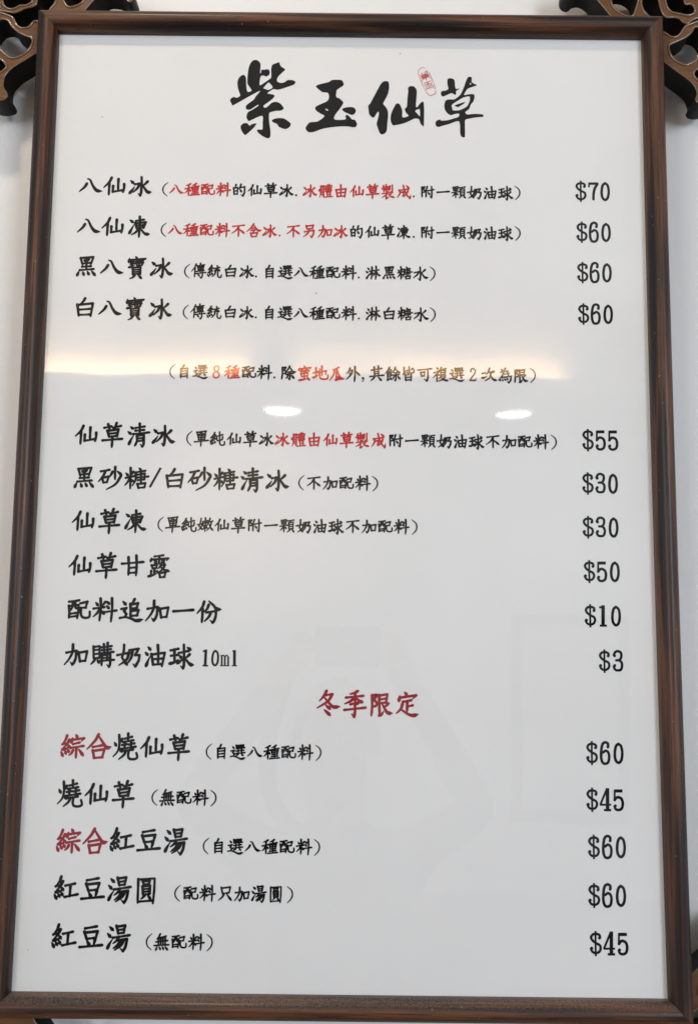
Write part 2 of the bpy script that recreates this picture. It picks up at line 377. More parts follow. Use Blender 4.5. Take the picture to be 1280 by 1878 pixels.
'附':(9.3,'s -350,-311 -339,340;c -350,-285 -170,-330 -253,-182 -165,-84 -185,2 -250,16;p -11,-358 -60,-193 -151,-33;s -80,-128 -93,337;h 20,-78 402,-156;g 261,-361 278,105 253,381 134,279;d 35,34 141,167'),
'顆':(8,'s -358,-328 -318,-98;z -366,-320 -59,-372 -83,-112;s -213,-342 -196,375;h -340,-215 -85,-242;h -326,-102 -83,-133;h -433,33 28,-41;p -230,23 -301,165 -428,296;d -161,63 -50,171;h 7,-300 407,-361;p 205,-306 158,-196;s 98,-204 105,209;z 98,-187 368,-235 356,190;h 120,-74 351,-97;h 122,47 353,24;h 125,181 355,158;p 174,221 107,311 -1,393;d 275,220 420,380'),
'不':(9.3,'h -345,-272 373,-362;p 38,-289 -138,-20 -406,186;s 24,-130 7,388;d 76,-74 374,177'),
'含':(9.3,'p -28,-457 -186,-200 -457,54;n -15,-364 139,-143 263,-15 465,-46;h -132,-152 89,-204;h -191,-10 68,-70;p 60,-61 -20,29 -91,110;s -212,164 -143,407;z -199,185 217,127 148,375;h -143,407 148,375'),
'另':(9.5,'s -188,-364 -132,-149;z -178,-334 264,-404 212,-188;h -132,-149 212,-188;h -288,42 314,-60;g 310,-47 262,213 158,395 57,288;p 6,-138 -84,130 -347,370'),
'傳':(8.3,'p -162,-472 -247,-240 -457,13;s -226,-208 -230,43 -256,375;h -100,-355 365,-425;s 112,-516 110,59;s -54,-283 -22,-89;z -45,-275 310,-328 281,-125;h -24,-190 279,-222;h -22,-89 281,-125;h -133,18 343,-57;h -147,152 459,76;g 230,-23 248,281 170,443 59,344;d -49,195 54,299'),
'統':(8.5,'p -181,-395 -268,-260 -395,-129;h -387,-117 -278,-147;p -138,-249 -245,-98 -384,53;r -391,85 -282,56 -154,-6;d -225,-107 -142,-6;d -450,179 -350,336;d -309,133 -251,254;d -189,91 -126,204;d 135,-398 185,-298;h -72,-185 311,-263;p 166,-212 79,-122 -9,-48;h -9,-32 262,-92;d 199,-172 315,-36;p 69,-1 3,182 -164,358;c 210,-11 194,220 249,362 379,384 433,230'),
'淋':(8.8,'d -359,-328 -254,-221;d -455,-111 -336,-9;r -412,358 -341,219 -249,59;h -226,-118 53,-173;s -85,-396 -78,1 -122,398;p -109,-85 -184,67 -286,184;d -57,-42 23,73;h 75,-143 354,-211;s 173,-442 194,-2 137,417;p 149,-109 100,42 3,185;n 214,-97 303,91 465,189'),
'水':(9.8,'g -29,-418 2,108 -35,432 -175,325;h -376,-56 -101,-115;p -110,-107 -235,110 -448,285;p 284,-253 170,-131 63,-65;n 55,-65 166,127 298,260 487,257'),
'除':(9.5,'s -405,-330 -398,73 -442,404;c -395,-298 -190,-351 -278,-167 -176,-67 -206,25 -284,45;p 47,-427 -50,-229 -216,-34;n 48,-368 181,-163 284,-49 457,-74;h -56,-36 177,-80;h -168,103 267,29;g 68,-70 82,206 40,422 -63,345;p -43,161 -110,277 -186,355;d 173,159 314,354'),
'蜜':(9,'d -45,-458 26,-358;d -317,-304 -370,-143;g -330,-258 384,-349 294,-219;d -201,-204 -245,-98;c -133,-237 -61,-91 122,-93 152,-199;p 155,-291 -16,-137 -235,-29;d 212,-209 292,-109;s -229,49 -170,227;z -219,62 206,-12 173,177;h -170,231 173,182;s -15,-46 -6,413;r -336,476 -7,399 254,327;d 166,273 302,451'),
'地':(9.3,'h -459,-8 -176,-113;s -304,-331 -294,247;r -486,290 -317,233 -122,116;z -170,-12 332,-164 300,88;s 61,-446 72,151;c -60,-261 -66,161 6,344 236,383 419,326 447,110'),
'瓜':(9.3,'p 108,-382 -88,-274 -279,-222;p -179,-237 -196,71 -455,459;s -32,-243 -39,400;r -84,437 16,404 162,333;d 50,215 163,406;n 19,-239 102,68 253,309 474,348'),
'外':(9.5,'p -180,-333 -255,-158 -399,14;h -232,-149 -36,-206;p -36,-197 -136,93 -415,381;d -240,-52 -127,61;s 116,-437 124,22 92,513;d 172,-126 406,101'),
'其':(9.5,'h -334,-216 301,-338;s -168,-420 -131,125;s 92,-497 116,90;h -126,-113 98,-148;h -124,11 101,-20;h -419,184 428,87;p -148,208 -224,324 -373,449;d 82,206 292,433'),
'餘':(8.3,'p -205,-420 -302,-226 -482,-17;d -203,-328 -72,-196;h -287,-148 -127,-182;s -323,-88 -314,403;z -322,-70 -107,-109 -121,148;h -298,36 -124,11;h -296,150 -122,130;r -346,403 -246,356 -123,277;d -193,222 -76,359;p 162,-429 88,-230 -69,-36;n 163,-360 295,-164 471,-70;h 81,-61 283,-95;h -31,78 399,18;g 191,-71 206,227 159,434 66,366;p 103,136 37,252 -26,331;d 291,111 442,325'),
'皆':(9,'h -265,-171 -82,-219;s -297,-423 -290,-43;r -344,13 -207,-43 -62,-123;p 255,-356 110,-244;c 14,-473 20,-184 113,-70 296,-109 321,-265;p -24,-69 -77,38;s -238,49 -190,424;z -228,81 161,7 131,421;h -180,222 118,182;h -176,392 121,352'),
'可':(9.5,'h -417,-252 420,-358;g 178,-309 196,204 123,434 -50,299;s -268,-112 -190,126;z -254,-93 -16,-147 -44,92;h -190,126 -44,97'),
'複':(8.8,'d -269,-442 -171,-328;h -424,-101 -132,-205;p -132,-191 -275,3 -487,221;s -244,-29 -244,452;d -184,-21 -91,70;p 24,-450 -29,-321 -105,-237;h -15,-312 324,-380;s -27,-229 1,37;z -27,-215 284,-274 252,-12;h -2,-101 250,-136;h 0,23 252,-12;p 55,22 -20,161 -142,263;h 39,123 267,66;p 268,80 143,297 -162,433;n -6,151 190,342 475,403'),
'次':(9.5,'h -424,-83 -231,-143;r -443,199 -264,163 -110,74;p 26,-423 -52,-194 -180,-12;h -51,-160 301,-246;p 302,-232 207,-109;p 104,-132 27,170 -270,401;n 113,62 248,274 468,359'),
'為':(8.8,'d -235,-371 -150,-251;p 26,-432 -77,-256;h -256,-177 180,-255;p -67,-218 -169,50 -397,330;h -146,-13 241,-114;s 166,-245 154,-99;s 226,-114 195,22;g -182,157 380,68 345,312 227,493 119,397;d -277,261 -309,368;d -165,269 -125,356;d -20,233 40,330;d 115,198 175,284'),
'單':(9,'s -286,-398 -241,-248;z -276,-375 -50,-420 -85,-273;h -241,-243 -85,-273;s 2,-425 42,-284;z 7,-416 280,-471 231,-315;h 42,-284 231,-310;s -211,-187 -159,87;z -201,-163 237,-234 204,35;h -176,-41 201,-97;h -159,82 204,35;h -417,213 427,113;s 20,-213 -7,142 -29,482'),
'純':(9,'p -186,-376 -264,-219 -422,-66;h -412,-52 -299,-86;p -136,-230 -237,-54 -418,123;r -432,151 -296,112 -155,40;d -223,-68 -132,30;d -445,199 -362,363;d -318,197 -264,315;d -196,149 -137,266;h -83,-141 312,-259;c 110,-427 128,36 148,329 291,408 417,350 424,184;c -48,-56 -22,109 120,107 284,44;s 305,-117 285,72'),
'嫩':(8.3,'c -270,-405 -315,-142 -394,88;d -394,80 -195,286;h -479,-3 -201,-81;p -201,-69 -268,149 -452,359;h -179,-198 154,-264;s -8,-425 -1,-62 -26,405;s -156,-123 -115,72;z -148,-102 143,-160 105,32;h -116,64 105,28;p -40,84 -100,210 -190,302;d 22,83 116,220;p 272,-412 225,-232 136,-77;h 214,-173 442,-243;p 359,-200 294,101 82,362;n 198,-94 315,163 482,357'),
'無':(9,'p -95,-446 -176,-282 -295,-160;h -148,-237 252,-332;h -330,-4 347,-84;s -193,-176 -186,184;s -60,-196 -54,182;s 72,-217 79,170;s 204,-237 211,160;h -421,202 419,147;d -253,257 -333,466;d -139,267 -61,425;d 42,253 129,411;d 205,244 356,443'),
'只':(9.3,'s -210,-356 -132,-16;z -203,-315 316,-386 250,-63;h -132,-16 250,-69;p -48,1 -146,181 -364,369;d 120,17 383,360'),
'(':(5.8,'b 164,-459 -56,-249 -142,-11 -78,234 142,447'),
')':(5.8,'b -170,-448 68,-256 141,-14 73,230 -141,463'),
'.':(7,'o 0,304 69'),
',':(6,'o -9,289 69;p 51,279 40,426 -59,537'),
'/':(7.8,'l 201,-450 -203,331'),
'$':(8,'c1.0 157,-209 145,-289 87,-327 7,-341 -109,-313 -170,-217 -122,-112 0,-20 138,54 173,173 116,292 -7,331 -122,295 -184,185;l0.75 -4,-445 -10,5 -9,447;o 136,-195 56;o -156,166 59'),
'7':(8,'l1.05 -171,-326 207,-330;l0.7 -154,-358 -166,-166;c1.15 173,-311 71,-132 19,73 5,331'),
'0':(8,'c1.12 7,-351 -91,-257 -139,7 -112,253 -2,351 102,250 143,3 107,-251 7,-351'),
'5':(8,'l1.2 -149,-330 147,-334;l0.75 -145,-376 -157,31;c1.1 -153,2 -89,-81 2,-102 108,-34 145,122 109,295 -8,362 -122,330 -161,232;o -136,214 58'),
'1':(8,'l1.35 18,-410 1,396;l0.85 -128,372 145,369;l0.85 -137,-322 -2,-338'),
'4':(8,'l1.3 86,-431 72,374;l0.8 68,-415 -195,178;l0.75 -219,178 211,173;l0.9 -64,372 207,369'),
'3':(8,'c1.05 -157,-230 -102,-343 -4,-381 107,-330 130,-218 102,-106 41,-45 -71,-35;c1.05 34,-42 122,29 149,163 101,313 -12,344 -116,316 -169,204;o -129,-210 60;o -132,162 60'),
'6':(8,'c1.1 110,-249 103,-353 8,-400 -98,-332 -150,-103 -156,183 -103,353 -2,390 102,332 144,141 115,-20 21,-90 -95,-18;o 101,-229 57'),
'8':(8,'c1 20,-393 -114,-319 -125,-149 4,-30 147,-153 143,-322 20,-393;c1 4,-30 -160,77 -164,285 -8,377 156,281 161,74 4,-30'),
'2':(8,'c1 -117,-188 -105,-334 18,-384 147,-288 118,-84 -42,136 -177,347;l1.1 -192,356 192,352;l0.6 181,376 204,206;o -121,-204 58'),
'm':(7,'l0.8 -118,-112 -111,308;l0.8 5,-81 12,306;l0.8 138,-66 144,305;c0.6 -124,-57 -54,-116 9,-48;c0.6 9,-58 75,-117 141,-44;l0.5 -182,299 189,295;l0.5 -182,-98 -118,-99'),
'l':(9,'l1 -3,-323 9,306;l0.45 -98,295 112,292;l0.5 -86,-280 -2,-297'),
}
ROWS = [
    ('dish_name', 306.3, 25.43, [('八', -261.0, -261.0, 'k'), ('仙', -236.9, -236.9, 'k'), ('冰', -210.8, -210.8, 'k')]),
    ('dish_note', 303.3, 16.02, [('(', -185.5, -185.5, 'k'), ('八種配料', -173.9, -126.3, 'r'), ('的仙草冰', -110.6, -62.8, 'k'), ('.', -52.9, -52.9, 'k'), ('冰體由仙草製成', -39.0, 55.9, 'r'), ('.', 65.9, 65.9, 'k'), ('附一顆奶油球', 79.8, 159.0, 'k'), (')', 170.9, 170.9, 'k')]),
    ('price', 305.7, 25.41, [('$', 235.1, 235.1, 'k'), ('7', 247.4, 247.4, 'k'), ('0', 259.5, 259.5, 'k')]),
    ('dish_name', 263.3, 25.29, [('八', -261.1, -261.1, 'k'), ('仙', -236.9, -236.9, 'k'), ('凍', -210.4, -210.4, 'k')]),
    ('dish_note', 260.4, 15.94, [('(', -185.6, -185.6, 'k'), ('八種配料不含冰', -173.8, -78.7, 'r'), ('.', -68.8, -68.8, 'r'), ('不另加冰', -55.1, -7.3, 'r'), ('的仙草凍', 8.5, 55.9, 'k'), ('.', 66.1, 66.1, 'k'), ('附一顆奶油球', 79.8, 158.6, 'k'), (')', 170.7, 170.7, 'k')]),
    ('price', 262.4, 25.27, [('$', 235.3, 235.3, 'k'), ('6', 247.4, 247.4, 'k'), ('0', 259.5, 259.5, 'k')]),
    ('dish_name', 220.5, 25.16, [('黑', -261.7, -261.7, 'k'), ('八', -236.1, -236.1, 'k'), ('寶', -210.4, -210.4, 'k'), ('冰', -186.2, -186.2, 'k')]),
    ('dish_note', 217.3, 16.02, [('(', -160.7, -160.7, 'k'), ('傳統白冰', -149.1, -100.8, 'k'), ('.', -91.5, -91.5, 'k'), ('自選八種配料', -78.1, 1.4, 'k'), ('.', 11.2, 11.2, 'k'), ('淋黑糖水', 25.7, 73.0, 'k'), (')', 85.0, 85.0, 'k')]),
    ('price', 220.1, 25.14, [('$', 235.3, 235.3, 'k'), ('6', 247.3, 247.3, 'k'), ('0', 259.5, 259.5, 'k')]),
    ('dish_name', 177.9, 25.18, [('白', -261.0, -261.0, 'k'), ('八', -236.1, -236.1, 'k'), ('寶', -210.6, -210.6, 'k'), ('冰', -185.9, -185.9, 'k')]),
    ('dish_note', 174.9, 15.93, [('(', -160.7, -160.7, 'k'), ('傳統白冰', -148.5, -100.1, 'k'), ('.', -90.8, -90.8, 'k'), ('自選八種配料', -77.5, 1.9, 'k'), ('.', 11.7, 11.7, 'k'), ('淋白糖水', 26.1, 73.6, 'k'), (')', 85.3, 85.3, 'k')]),
    ('price', 177.1, 25.00, [('$', 235.4, 235.4, 'k'), ('6', 247.6, 247.6, 'k'), ('0', 259.8, 259.8, 'k')]),
    ('menu_note', 113.8, 15.97, [('(', -172.0, -172.0, 'k'), ('自選', -160.4, -144.2, 'k'), ('8', -128.5, -128.5, 'r'), ('種', -112.8, -112.8, 'r'), ('配料', -96.2, -80.8, 'k'), ('.', -71.1, -71.1, 'k'), ('除', -56.8, -56.8, 'k'), ('蜜地瓜', -41.3, -9.3, 'r'), ('外', 6.5, 6.5, 'k'), (',', 16.2, 16.2, 'k'), ('其餘皆可複選', 30.0, 109.1, 'k'), ('2', 124.8, 124.8, 'k'), ('次為限', 140.9, 172.2, 'k'), (')', 184.1, 184.1, 'k')]),
    ('dish_name', 49.4, 25.15, [('仙', -254.2, -254.2, 'k'), ('草', -228.7, -228.7, 'k'), ('清', -202.8, -202.8, 'k'), ('冰', -178.4, -178.4, 'k')]),
    ('dish_note', 46.7, 15.94, [('(', -153.2, -153.2, 'k'), ('單純仙草冰', -141.3, -77.5, 'k'), ('冰體由仙草製成', -62.0, 32.1, 'r'), ('附一顆奶油球不加配料', 49.0, 191.5, 'k'), (')', 203.8, 203.8, 'k')]),
    ('price', 49.2, 25.40, [('$', 237.3, 237.3, 'k'), ('5', 249.8, 249.8, 'k'), ('5', 262.0, 262.0, 'k')]),
    ('dish_name', 6.0, 25.01, [('黑', -254.4, -254.4, 'k'), ('砂', -228.9, -228.9, 'k'), ('糖', -203.2, -203.2, 'k'), ('/', -185.1, -185.1, 'k'), ('白', -166.1, -166.1, 'k'), ('砂', -141.7, -141.7, 'k'), ('糖', -116.4, -116.4, 'k'), ('清', -90.9, -90.9, 'k'), ('冰', -66.0, -66.0, 'k')]),
    ('dish_note', 3.8, 15.96, [('(', -42.7, -42.7, 'k'), ('不加配料', -30.6, 17.3, 'k'), (')', 29.2, 29.2, 'k')]),
    ('price', 6.2, 25.00, [('$', 236.4, 236.4, 'k'), ('3', 248.7, 248.7, 'k'), ('0', 260.8, 260.8, 'k')]),
    ('dish_name', -35.7, 24.88, [('仙', -253.4, -253.4, 'k'), ('草', -228.2, -228.2, 'k'), ('凍', -202.8, -202.8, 'k')]),
    ('dish_note', -38.5, 15.87, [('(', -178.4, -178.4, 'k'), ('單純嫩仙草附一顆奶油球不加配料', -166.5, 55.2, 'k'), (')', 67.6, 67.6, 'k')]),
    ('price', -36.8, 24.86, [('$', 235.9, 235.9, 'k'), ('3', 248.1, 248.1, 'k'), ('0', 260.4, 260.4, 'k')]),
    ('dish_name', -79.0, 25.26, [('仙草甘露', -254.5, -178.6, 'k')]),
    ('price', -79.8, 24.98, [('$', 236.2, 236.2, 'k'), ('5', 248.4, 248.4, 'k'), ('0', 260.6, 260.6, 'k')]),
    ('dish_name', -121.9, 25.28, [('配料追加一份', -253.5, -128.9, 'k')]),
    ('price', -122.3, 25.00, [('$', 236.3, 236.3, 'k'), ('1', 248.2, 248.2, 'k'), ('0', 260.8, 260.8, 'k')]),
    ('dish_name', -164.4, 25.24, [('加購奶油球', -254.7, -154.0, 'k')]),
    ('dish_name', -166.3, 23.93, [('1', -131.3, -131.3, 'k', 0.82), ('0', -121.9, -121.9, 'k', 0.82), ('m', -112.8, -112.8, 'k'), ('l', -103.6, -103.6, 'k')]),
    ('price', -165.2, 24.96, [('$', 249.0, 249.0, 'k'), ('3', 261.8, 261.8, 'k')]),
    ('season_heading', -207.4, 24.83, [('冬季限定', -13.4, 61.4, 'd')]),
    ('dish_name', -249.9, 24.96, [('綜合', -254.0, -228.9, 'd'), ('燒仙草', -204.3, -154.1, 'k')]),
    ('dish_note', -253.7, 15.68, [('(', -125.5, -125.5, 'k'), ('自選八種配料', -113.9, -34.4, 'k'), (')', -22.3, -22.3, 'k')]),
    ('price', -251.1, 24.94, [('$', 235.3, 235.3, 'k'), ('6', 247.8, 247.8, 'k'), ('0', 260.2, 260.2, 'k')]),
    ('dish_name', -293.6, 25.07, [('燒仙草', -254.5, -204.6, 'k')]),
    ('dish_note', -296.3, 15.85, [('(', -175.1, -175.1, 'k'), ('無配料', -163.2, -131.9, 'k'), (')', -119.9, -119.9, 'k')]),
    ('price', -294.0, 25.05, [('$', 234.7, 234.7, 'k'), ('4', 247.0, 247.0, 'k'), ('5', 259.5, 259.5, 'k')]),
    ('dish_name', -336.4, 25.02, [('綜合', -254.0, -228.9, 'd'), ('紅豆湯', -204.5, -154.1, 'k')]),
    ('dish_note', -339.9, 15.76, [('(', -125.8, -125.8, 'k'), ('自選八種配料', -114.1, -34.3, 'k'), (')', -22.3, -22.3, 'k')]),
    ('price', -336.8, 24.91, [('$', 235.4, 235.4, 'k'), ('6', 248.0, 248.0, 'k'), ('0', 260.4, 260.4, 'k')]),
    ('dish_name', -380.3, 25.08, [('紅豆湯圓', -254.4, -180.0, 'k')]),
    ('dish_note', -382.5, 15.82, [('(', -150.9, -150.9, 'k'), ('配料只加湯圓', -138.5, -59.9, 'k'), (')', -46.7, -46.7, 'k')]),
    ('price', -380.3, 25.01, [('$', 234.8, 234.8, 'k'), ('6', 247.1, 247.1, 'k'), ('0', 259.5, 259.5, 'k')]),
    ('dish_name', -423.1, 25.13, [('紅豆湯', -254.6, -204.1, 'k')]),
    ('dish_note', -425.8, 15.83, [('(', -175.7, -175.7, 'k'), ('無配料', -164.0, -131.9, 'k'), (')', -119.8, -119.8, 'k')]),
    ('price', -422.9, 25.12, [('$', 235.4, 235.4, 'k'), ('4', 247.7, 247.7, 'k'), ('5', 260.5, 260.5, 'k')]),
]
TITLE = [[[[(-122.3, 399.7), (-120.8, 402.5), (-118.2, 403.7), (-116.0, 402.8), (-112.0, 405.1), (-114.1, 411.4), (-115.3, 417.9), (-114.4, 423.5), (-111.0, 427.5), (-108.3, 427.5), (-106.5, 424.1), (-106.1, 417.1), (-104.8, 409.6), (-100.5, 410.8), (-103.0, 415.2), (-105.1, 419.4), (-104.5, 433.0), (-102.9, 439.6), (-99.9, 443.8), (-96.0, 444.3), (-92.9, 442.0), (-91.9, 438.8), (-92.2, 430.3), (-91.3, 430.8), (-90.9, 433.6), (-88.3, 433.8), (-83.9, 434.2), (-82.3, 431.4), (-82.9, 428.1), (-86.0, 426.5), (-89.0, 427.4), (-91.6, 426.1), (-92.5, 419.1), (-91.6, 416.8), (-86.3, 420.6), (-82.0, 423.9), (-80.7, 425.8), (-80.9, 435.1), (-79.6, 439.4), (-76.2, 441.0), (-72.7, 442.0), (-71.3, 438.0), (-66.6, 434.5), (-68.1, 432.3), (-72.8, 427.3), (-74.5, 424.0), (-74.5, 421.2), (-70.9, 419.5), (-67.0, 420.3), (-63.5, 422.7), (-58.3, 422.5), (-55.8, 420.9), (-56.9, 418.1), (-62.5, 415.7), (-70.3, 412.8), (-74.7, 412.0), (-77.8, 412.7), (-81.7, 410.3), (-84.2, 407.8), (-79.0, 406.9), (-77.0, 405.5), (-78.0, 402.9), (-82.7, 398.7), (-88.1, 394.2), (-85.7, 392.2), (-82.4, 395.0), (-79.7, 397.6), (-75.3, 398.8), (-70.9, 397.0), (-67.8, 393.3), (-67.3, 391.0), (-70.8, 389.1), (-75.1, 389.0), (-78.6, 388.1), (-81.2, 387.1), (-82.0, 385.7), (-82.1, 382.0), (-81.6, 375.6), (-80.3, 367.3), (-80.2, 361.7), (-81.5, 359.4), (-84.1, 359.4), (-88.5, 361.6), (-92.5, 364.8), (-94.0, 367.1), (-93.0, 368.5), (-90.4, 368.5), (-88.5, 369.0), (-88.4, 375.5), (-88.8, 383.3), (-95.9, 380.8), (-102.3, 377.6), (-103.9, 379.0), (-105.1, 381.8), (-103.9, 386.9), (-99.6, 389.7), (-93.4, 394.1), (-93.8, 395.3), (-97.9, 392.5), (-101.3, 390.1), (-104.4, 389.9), (-105.9, 391.5), (-105.4, 394.7), (-101.1, 398.5), (-97.7, 401.3), (-96.4, 404.1), (-92.4, 409.3), (-93.0, 410.2), (-103.4, 404.1), (-118.9, 394.6), (-120.2, 395.5)], [(-88.5, 413.5), (-86.2, 416.8), (-83.6, 419.7), (-81.4, 418.3), (-79.3, 415.5), (-79.6, 413.6), (-83.5, 411.7), (-86.1, 412.6)]], [[(-110.9, 371.1), (-108.4, 374.8), (-104.5, 375.3), (-102.7, 373.5), (-101.4, 372.6), (-99.2, 374.3), (-94.9, 375.2), (-95.3, 373.6), (-97.4, 370.3), (-105.0, 362.8), (-106.3, 362.6), (-109.0, 365.6)]], [[(-79.1, 377.9), (-77.6, 379.8), (-73.2, 381.0), (-67.1, 380.8), (-62.7, 378.1), (-60.1, 375.8), (-59.8, 373.5), (-61.3, 371.3), (-64.7, 369.3), (-68.7, 370.2), (-72.2, 372.0), (-73.5, 374.5), (-77.0, 376.1)]]], [[[(-34.6, 415.9), (-33.5, 417.4), (-29.6, 418.8), (-21.1, 421.2), (-18.2, 423.3), (-9.1, 423.4), (-6.8, 421.0), (-6.1, 418.9), (-6.8, 417.1), (-13.0, 412.5), (-13.5, 409.1), (-14.1, 406.7), (-12.9, 404.0), (-10.9, 403.6), (-8.3, 401.3), (-6.4, 398.9), (-7.4, 395.9), (-10.5, 391.0), (-14.6, 385.0), (-14.9, 380.2), (-4.1, 380.4), (-4.1, 383.9), (-2.6, 385.4), (-0.2, 383.9), (2.7, 380.6), (5.5, 380.1), (7.3, 377.4), (7.9, 374.7), (6.2, 372.1), (2.8, 372.1), (-2.9, 372.9), (-9.7, 372.7), (-18.7, 371.7), (-27.7, 369.8), (-35.3, 366.7), (-39.0, 366.1), (-41.8, 366.4), (-44.2, 369.0), (-44.3, 371.4), (-42.5, 374.5), (-40.0, 376.9), (-33.5, 377.6), (-29.6, 379.7), (-25.7, 383.3), (-26.5, 384.8), (-30.8, 387.2), (-34.6, 390.5), (-34.6, 393.8), (-29.3, 396.9), (-24.2, 399.3), (-21.7, 401.8), (-21.1, 405.4), (-22.0, 408.7), (-24.3, 409.6), (-27.7, 409.7), (-31.2, 412.3), (-33.5, 414.4)], [(-24.7, 391.2), (-23.5, 391.7), (-21.9, 390.8), (-21.9, 389.8), (-23.2, 389.8)]], [[(-7.5, 391.1), (-5.4, 392.9), (-0.8, 393.9), (3.7, 393.6), (6.0, 391.8), (6.5, 389.1), (5.2, 386.7), (2.9, 385.3), (-0.2, 386.3), (-5.3, 388.7)]]], [[[(19.2, 395.8), (20.7, 397.1), (22.8, 401.3), (28.9, 413.8), (31.9, 419.4), (34.9, 422.3), (39.2, 422.3), (40.4, 418.5), (40.2, 413.3), (39.0, 408.0), (36.3, 402.1), (34.5, 397.9), (36.9, 394.7), (39.1, 390.5), (39.6, 384.6), (39.0, 378.2), (38.3, 369.1), (37.1, 366.5), (35.0, 364.9), (32.3, 364.8), (30.4, 367.7), (28.5, 373.5), (27.9, 376.1), (29.1, 381.3), (30.2, 387.1), (29.3, 389.2), (27.8, 387.1), (25.4, 383.2), (23.6, 382.8), (20.8, 385.4), (19.8, 388.3)]], [[(42.2, 384.7), (43.7, 389.9), (46.7, 396.4), (47.9, 398.0), (50.7, 398.1), (52.8, 394.5), (54.1, 390.0), (54.1, 383.8), (57.2, 383.5), (60.5, 385.2), (58.0, 388.1), (56.5, 392.6), (58.6, 394.9), (59.2, 403.7), (60.0, 411.5), (59.7, 414.8), (61.3, 417.1), (65.0, 417.4), (67.4, 415.5), (68.8, 412.3), (68.4, 403.8), (68.0, 395.0), (69.9, 395.3), (72.4, 398.8), (76.0, 399.2), (76.1, 375.3), (74.6, 374.5), (72.7, 376.6), (71.2, 381.1), (69.4, 382.0), (66.3, 382.0), (61.4, 379.4), (54.7, 376.5), (45.6, 374.5), (43.5, 375.9), (42.2, 379.5)], [(67.2, 390.4), (71.2, 392.6), (72.0, 390.8), (72.1, 385.0), (71.2, 385.3), (69.3, 387.6)]]], [[[(93.4, 410.1), (94.4, 412.2), (97.6, 412.8), (100.6, 414.0), (101.1, 415.8), (100.3, 419.6), (100.3, 425.2), (102.9, 426.5), (106.8, 425.3), (107.8, 422.2), (108.0, 417.6), (109.4, 414.8), (112.7, 415.6), (111.4, 414.1), (109.1, 412.4), (109.1, 409.6), (108.0, 408.2), (106.2, 409.5), (103.9, 410.1), (100.3, 408.4), (95.7, 406.5), (94.0, 407.7)]], [[(121.6, 428.0), (124.6, 428.1), (125.3, 426.5), (125.1, 422.7), (127.8, 420.6), (130.3, 419.6), (129.5, 418.5), (126.5, 417.5), (121.3, 415.3), (119.3, 412.8), (117.3, 408.3), (121.2, 409.0), (125.8, 409.4), (127.7, 408.5), (127.9, 405.6), (126.8, 401.4), (124.1, 397.9), (122.5, 393.3), (118.5, 389.8), (119.2, 388.1), (120.8, 387.1), (127.0, 387.8), (132.3, 387.7), (136.2, 387.2), (137.2, 385.5), (136.2, 384.8), (129.6, 384.0), (123.7, 382.9), (118.5, 381.3), (118.0, 377.0), (118.1, 368.0), (117.8, 362.8), (116.5, 362.1), (114.2, 363.4), (113.1, 367.2), (112.9, 375.5), (111.8, 379.7), (106.7, 378.6), (101.5, 376.4), (95.6, 374.7), (91.1, 373.2), (88.8, 374.2), (87.9, 376.6), (88.4, 379.1), (90.4, 380.7), (93.0, 381.2), (93.7, 380.2), (100.2, 380.6), (106.7, 382.7), (111.0, 384.2), (112.3, 386.6), (111.3, 388.0), (107.4, 387.3), (103.5, 386.2), (100.2, 388.2), (97.6, 392.0), (97.0, 396.9), (98.3, 401.8), (101.6, 403.3), (106.8, 403.4), (110.1, 405.4), (113.4, 408.6), (115.3, 412.4), (117.3, 417.4), (119.3, 423.7)], [(104.5, 396.6), (106.1, 398.7), (110.7, 401.9), (116.6, 405.5), (122.5, 406.9), (123.2, 404.8), (122.8, 401.3), (120.5, 396.4), (117.2, 394.0), (112.7, 391.8), (106.1, 391.4), (105.1, 393.8)], [(122.9, 420.4), (123.9, 421.5), (124.7, 420.6), (123.8, 419.7)]], [[(107.3, 396.7), (109.4, 397.7), (113.3, 399.2), (117.9, 400.6), (117.9, 399.6), (114.6, 397.1), (110.7, 394.9), (109.4, 395.6)]]]]
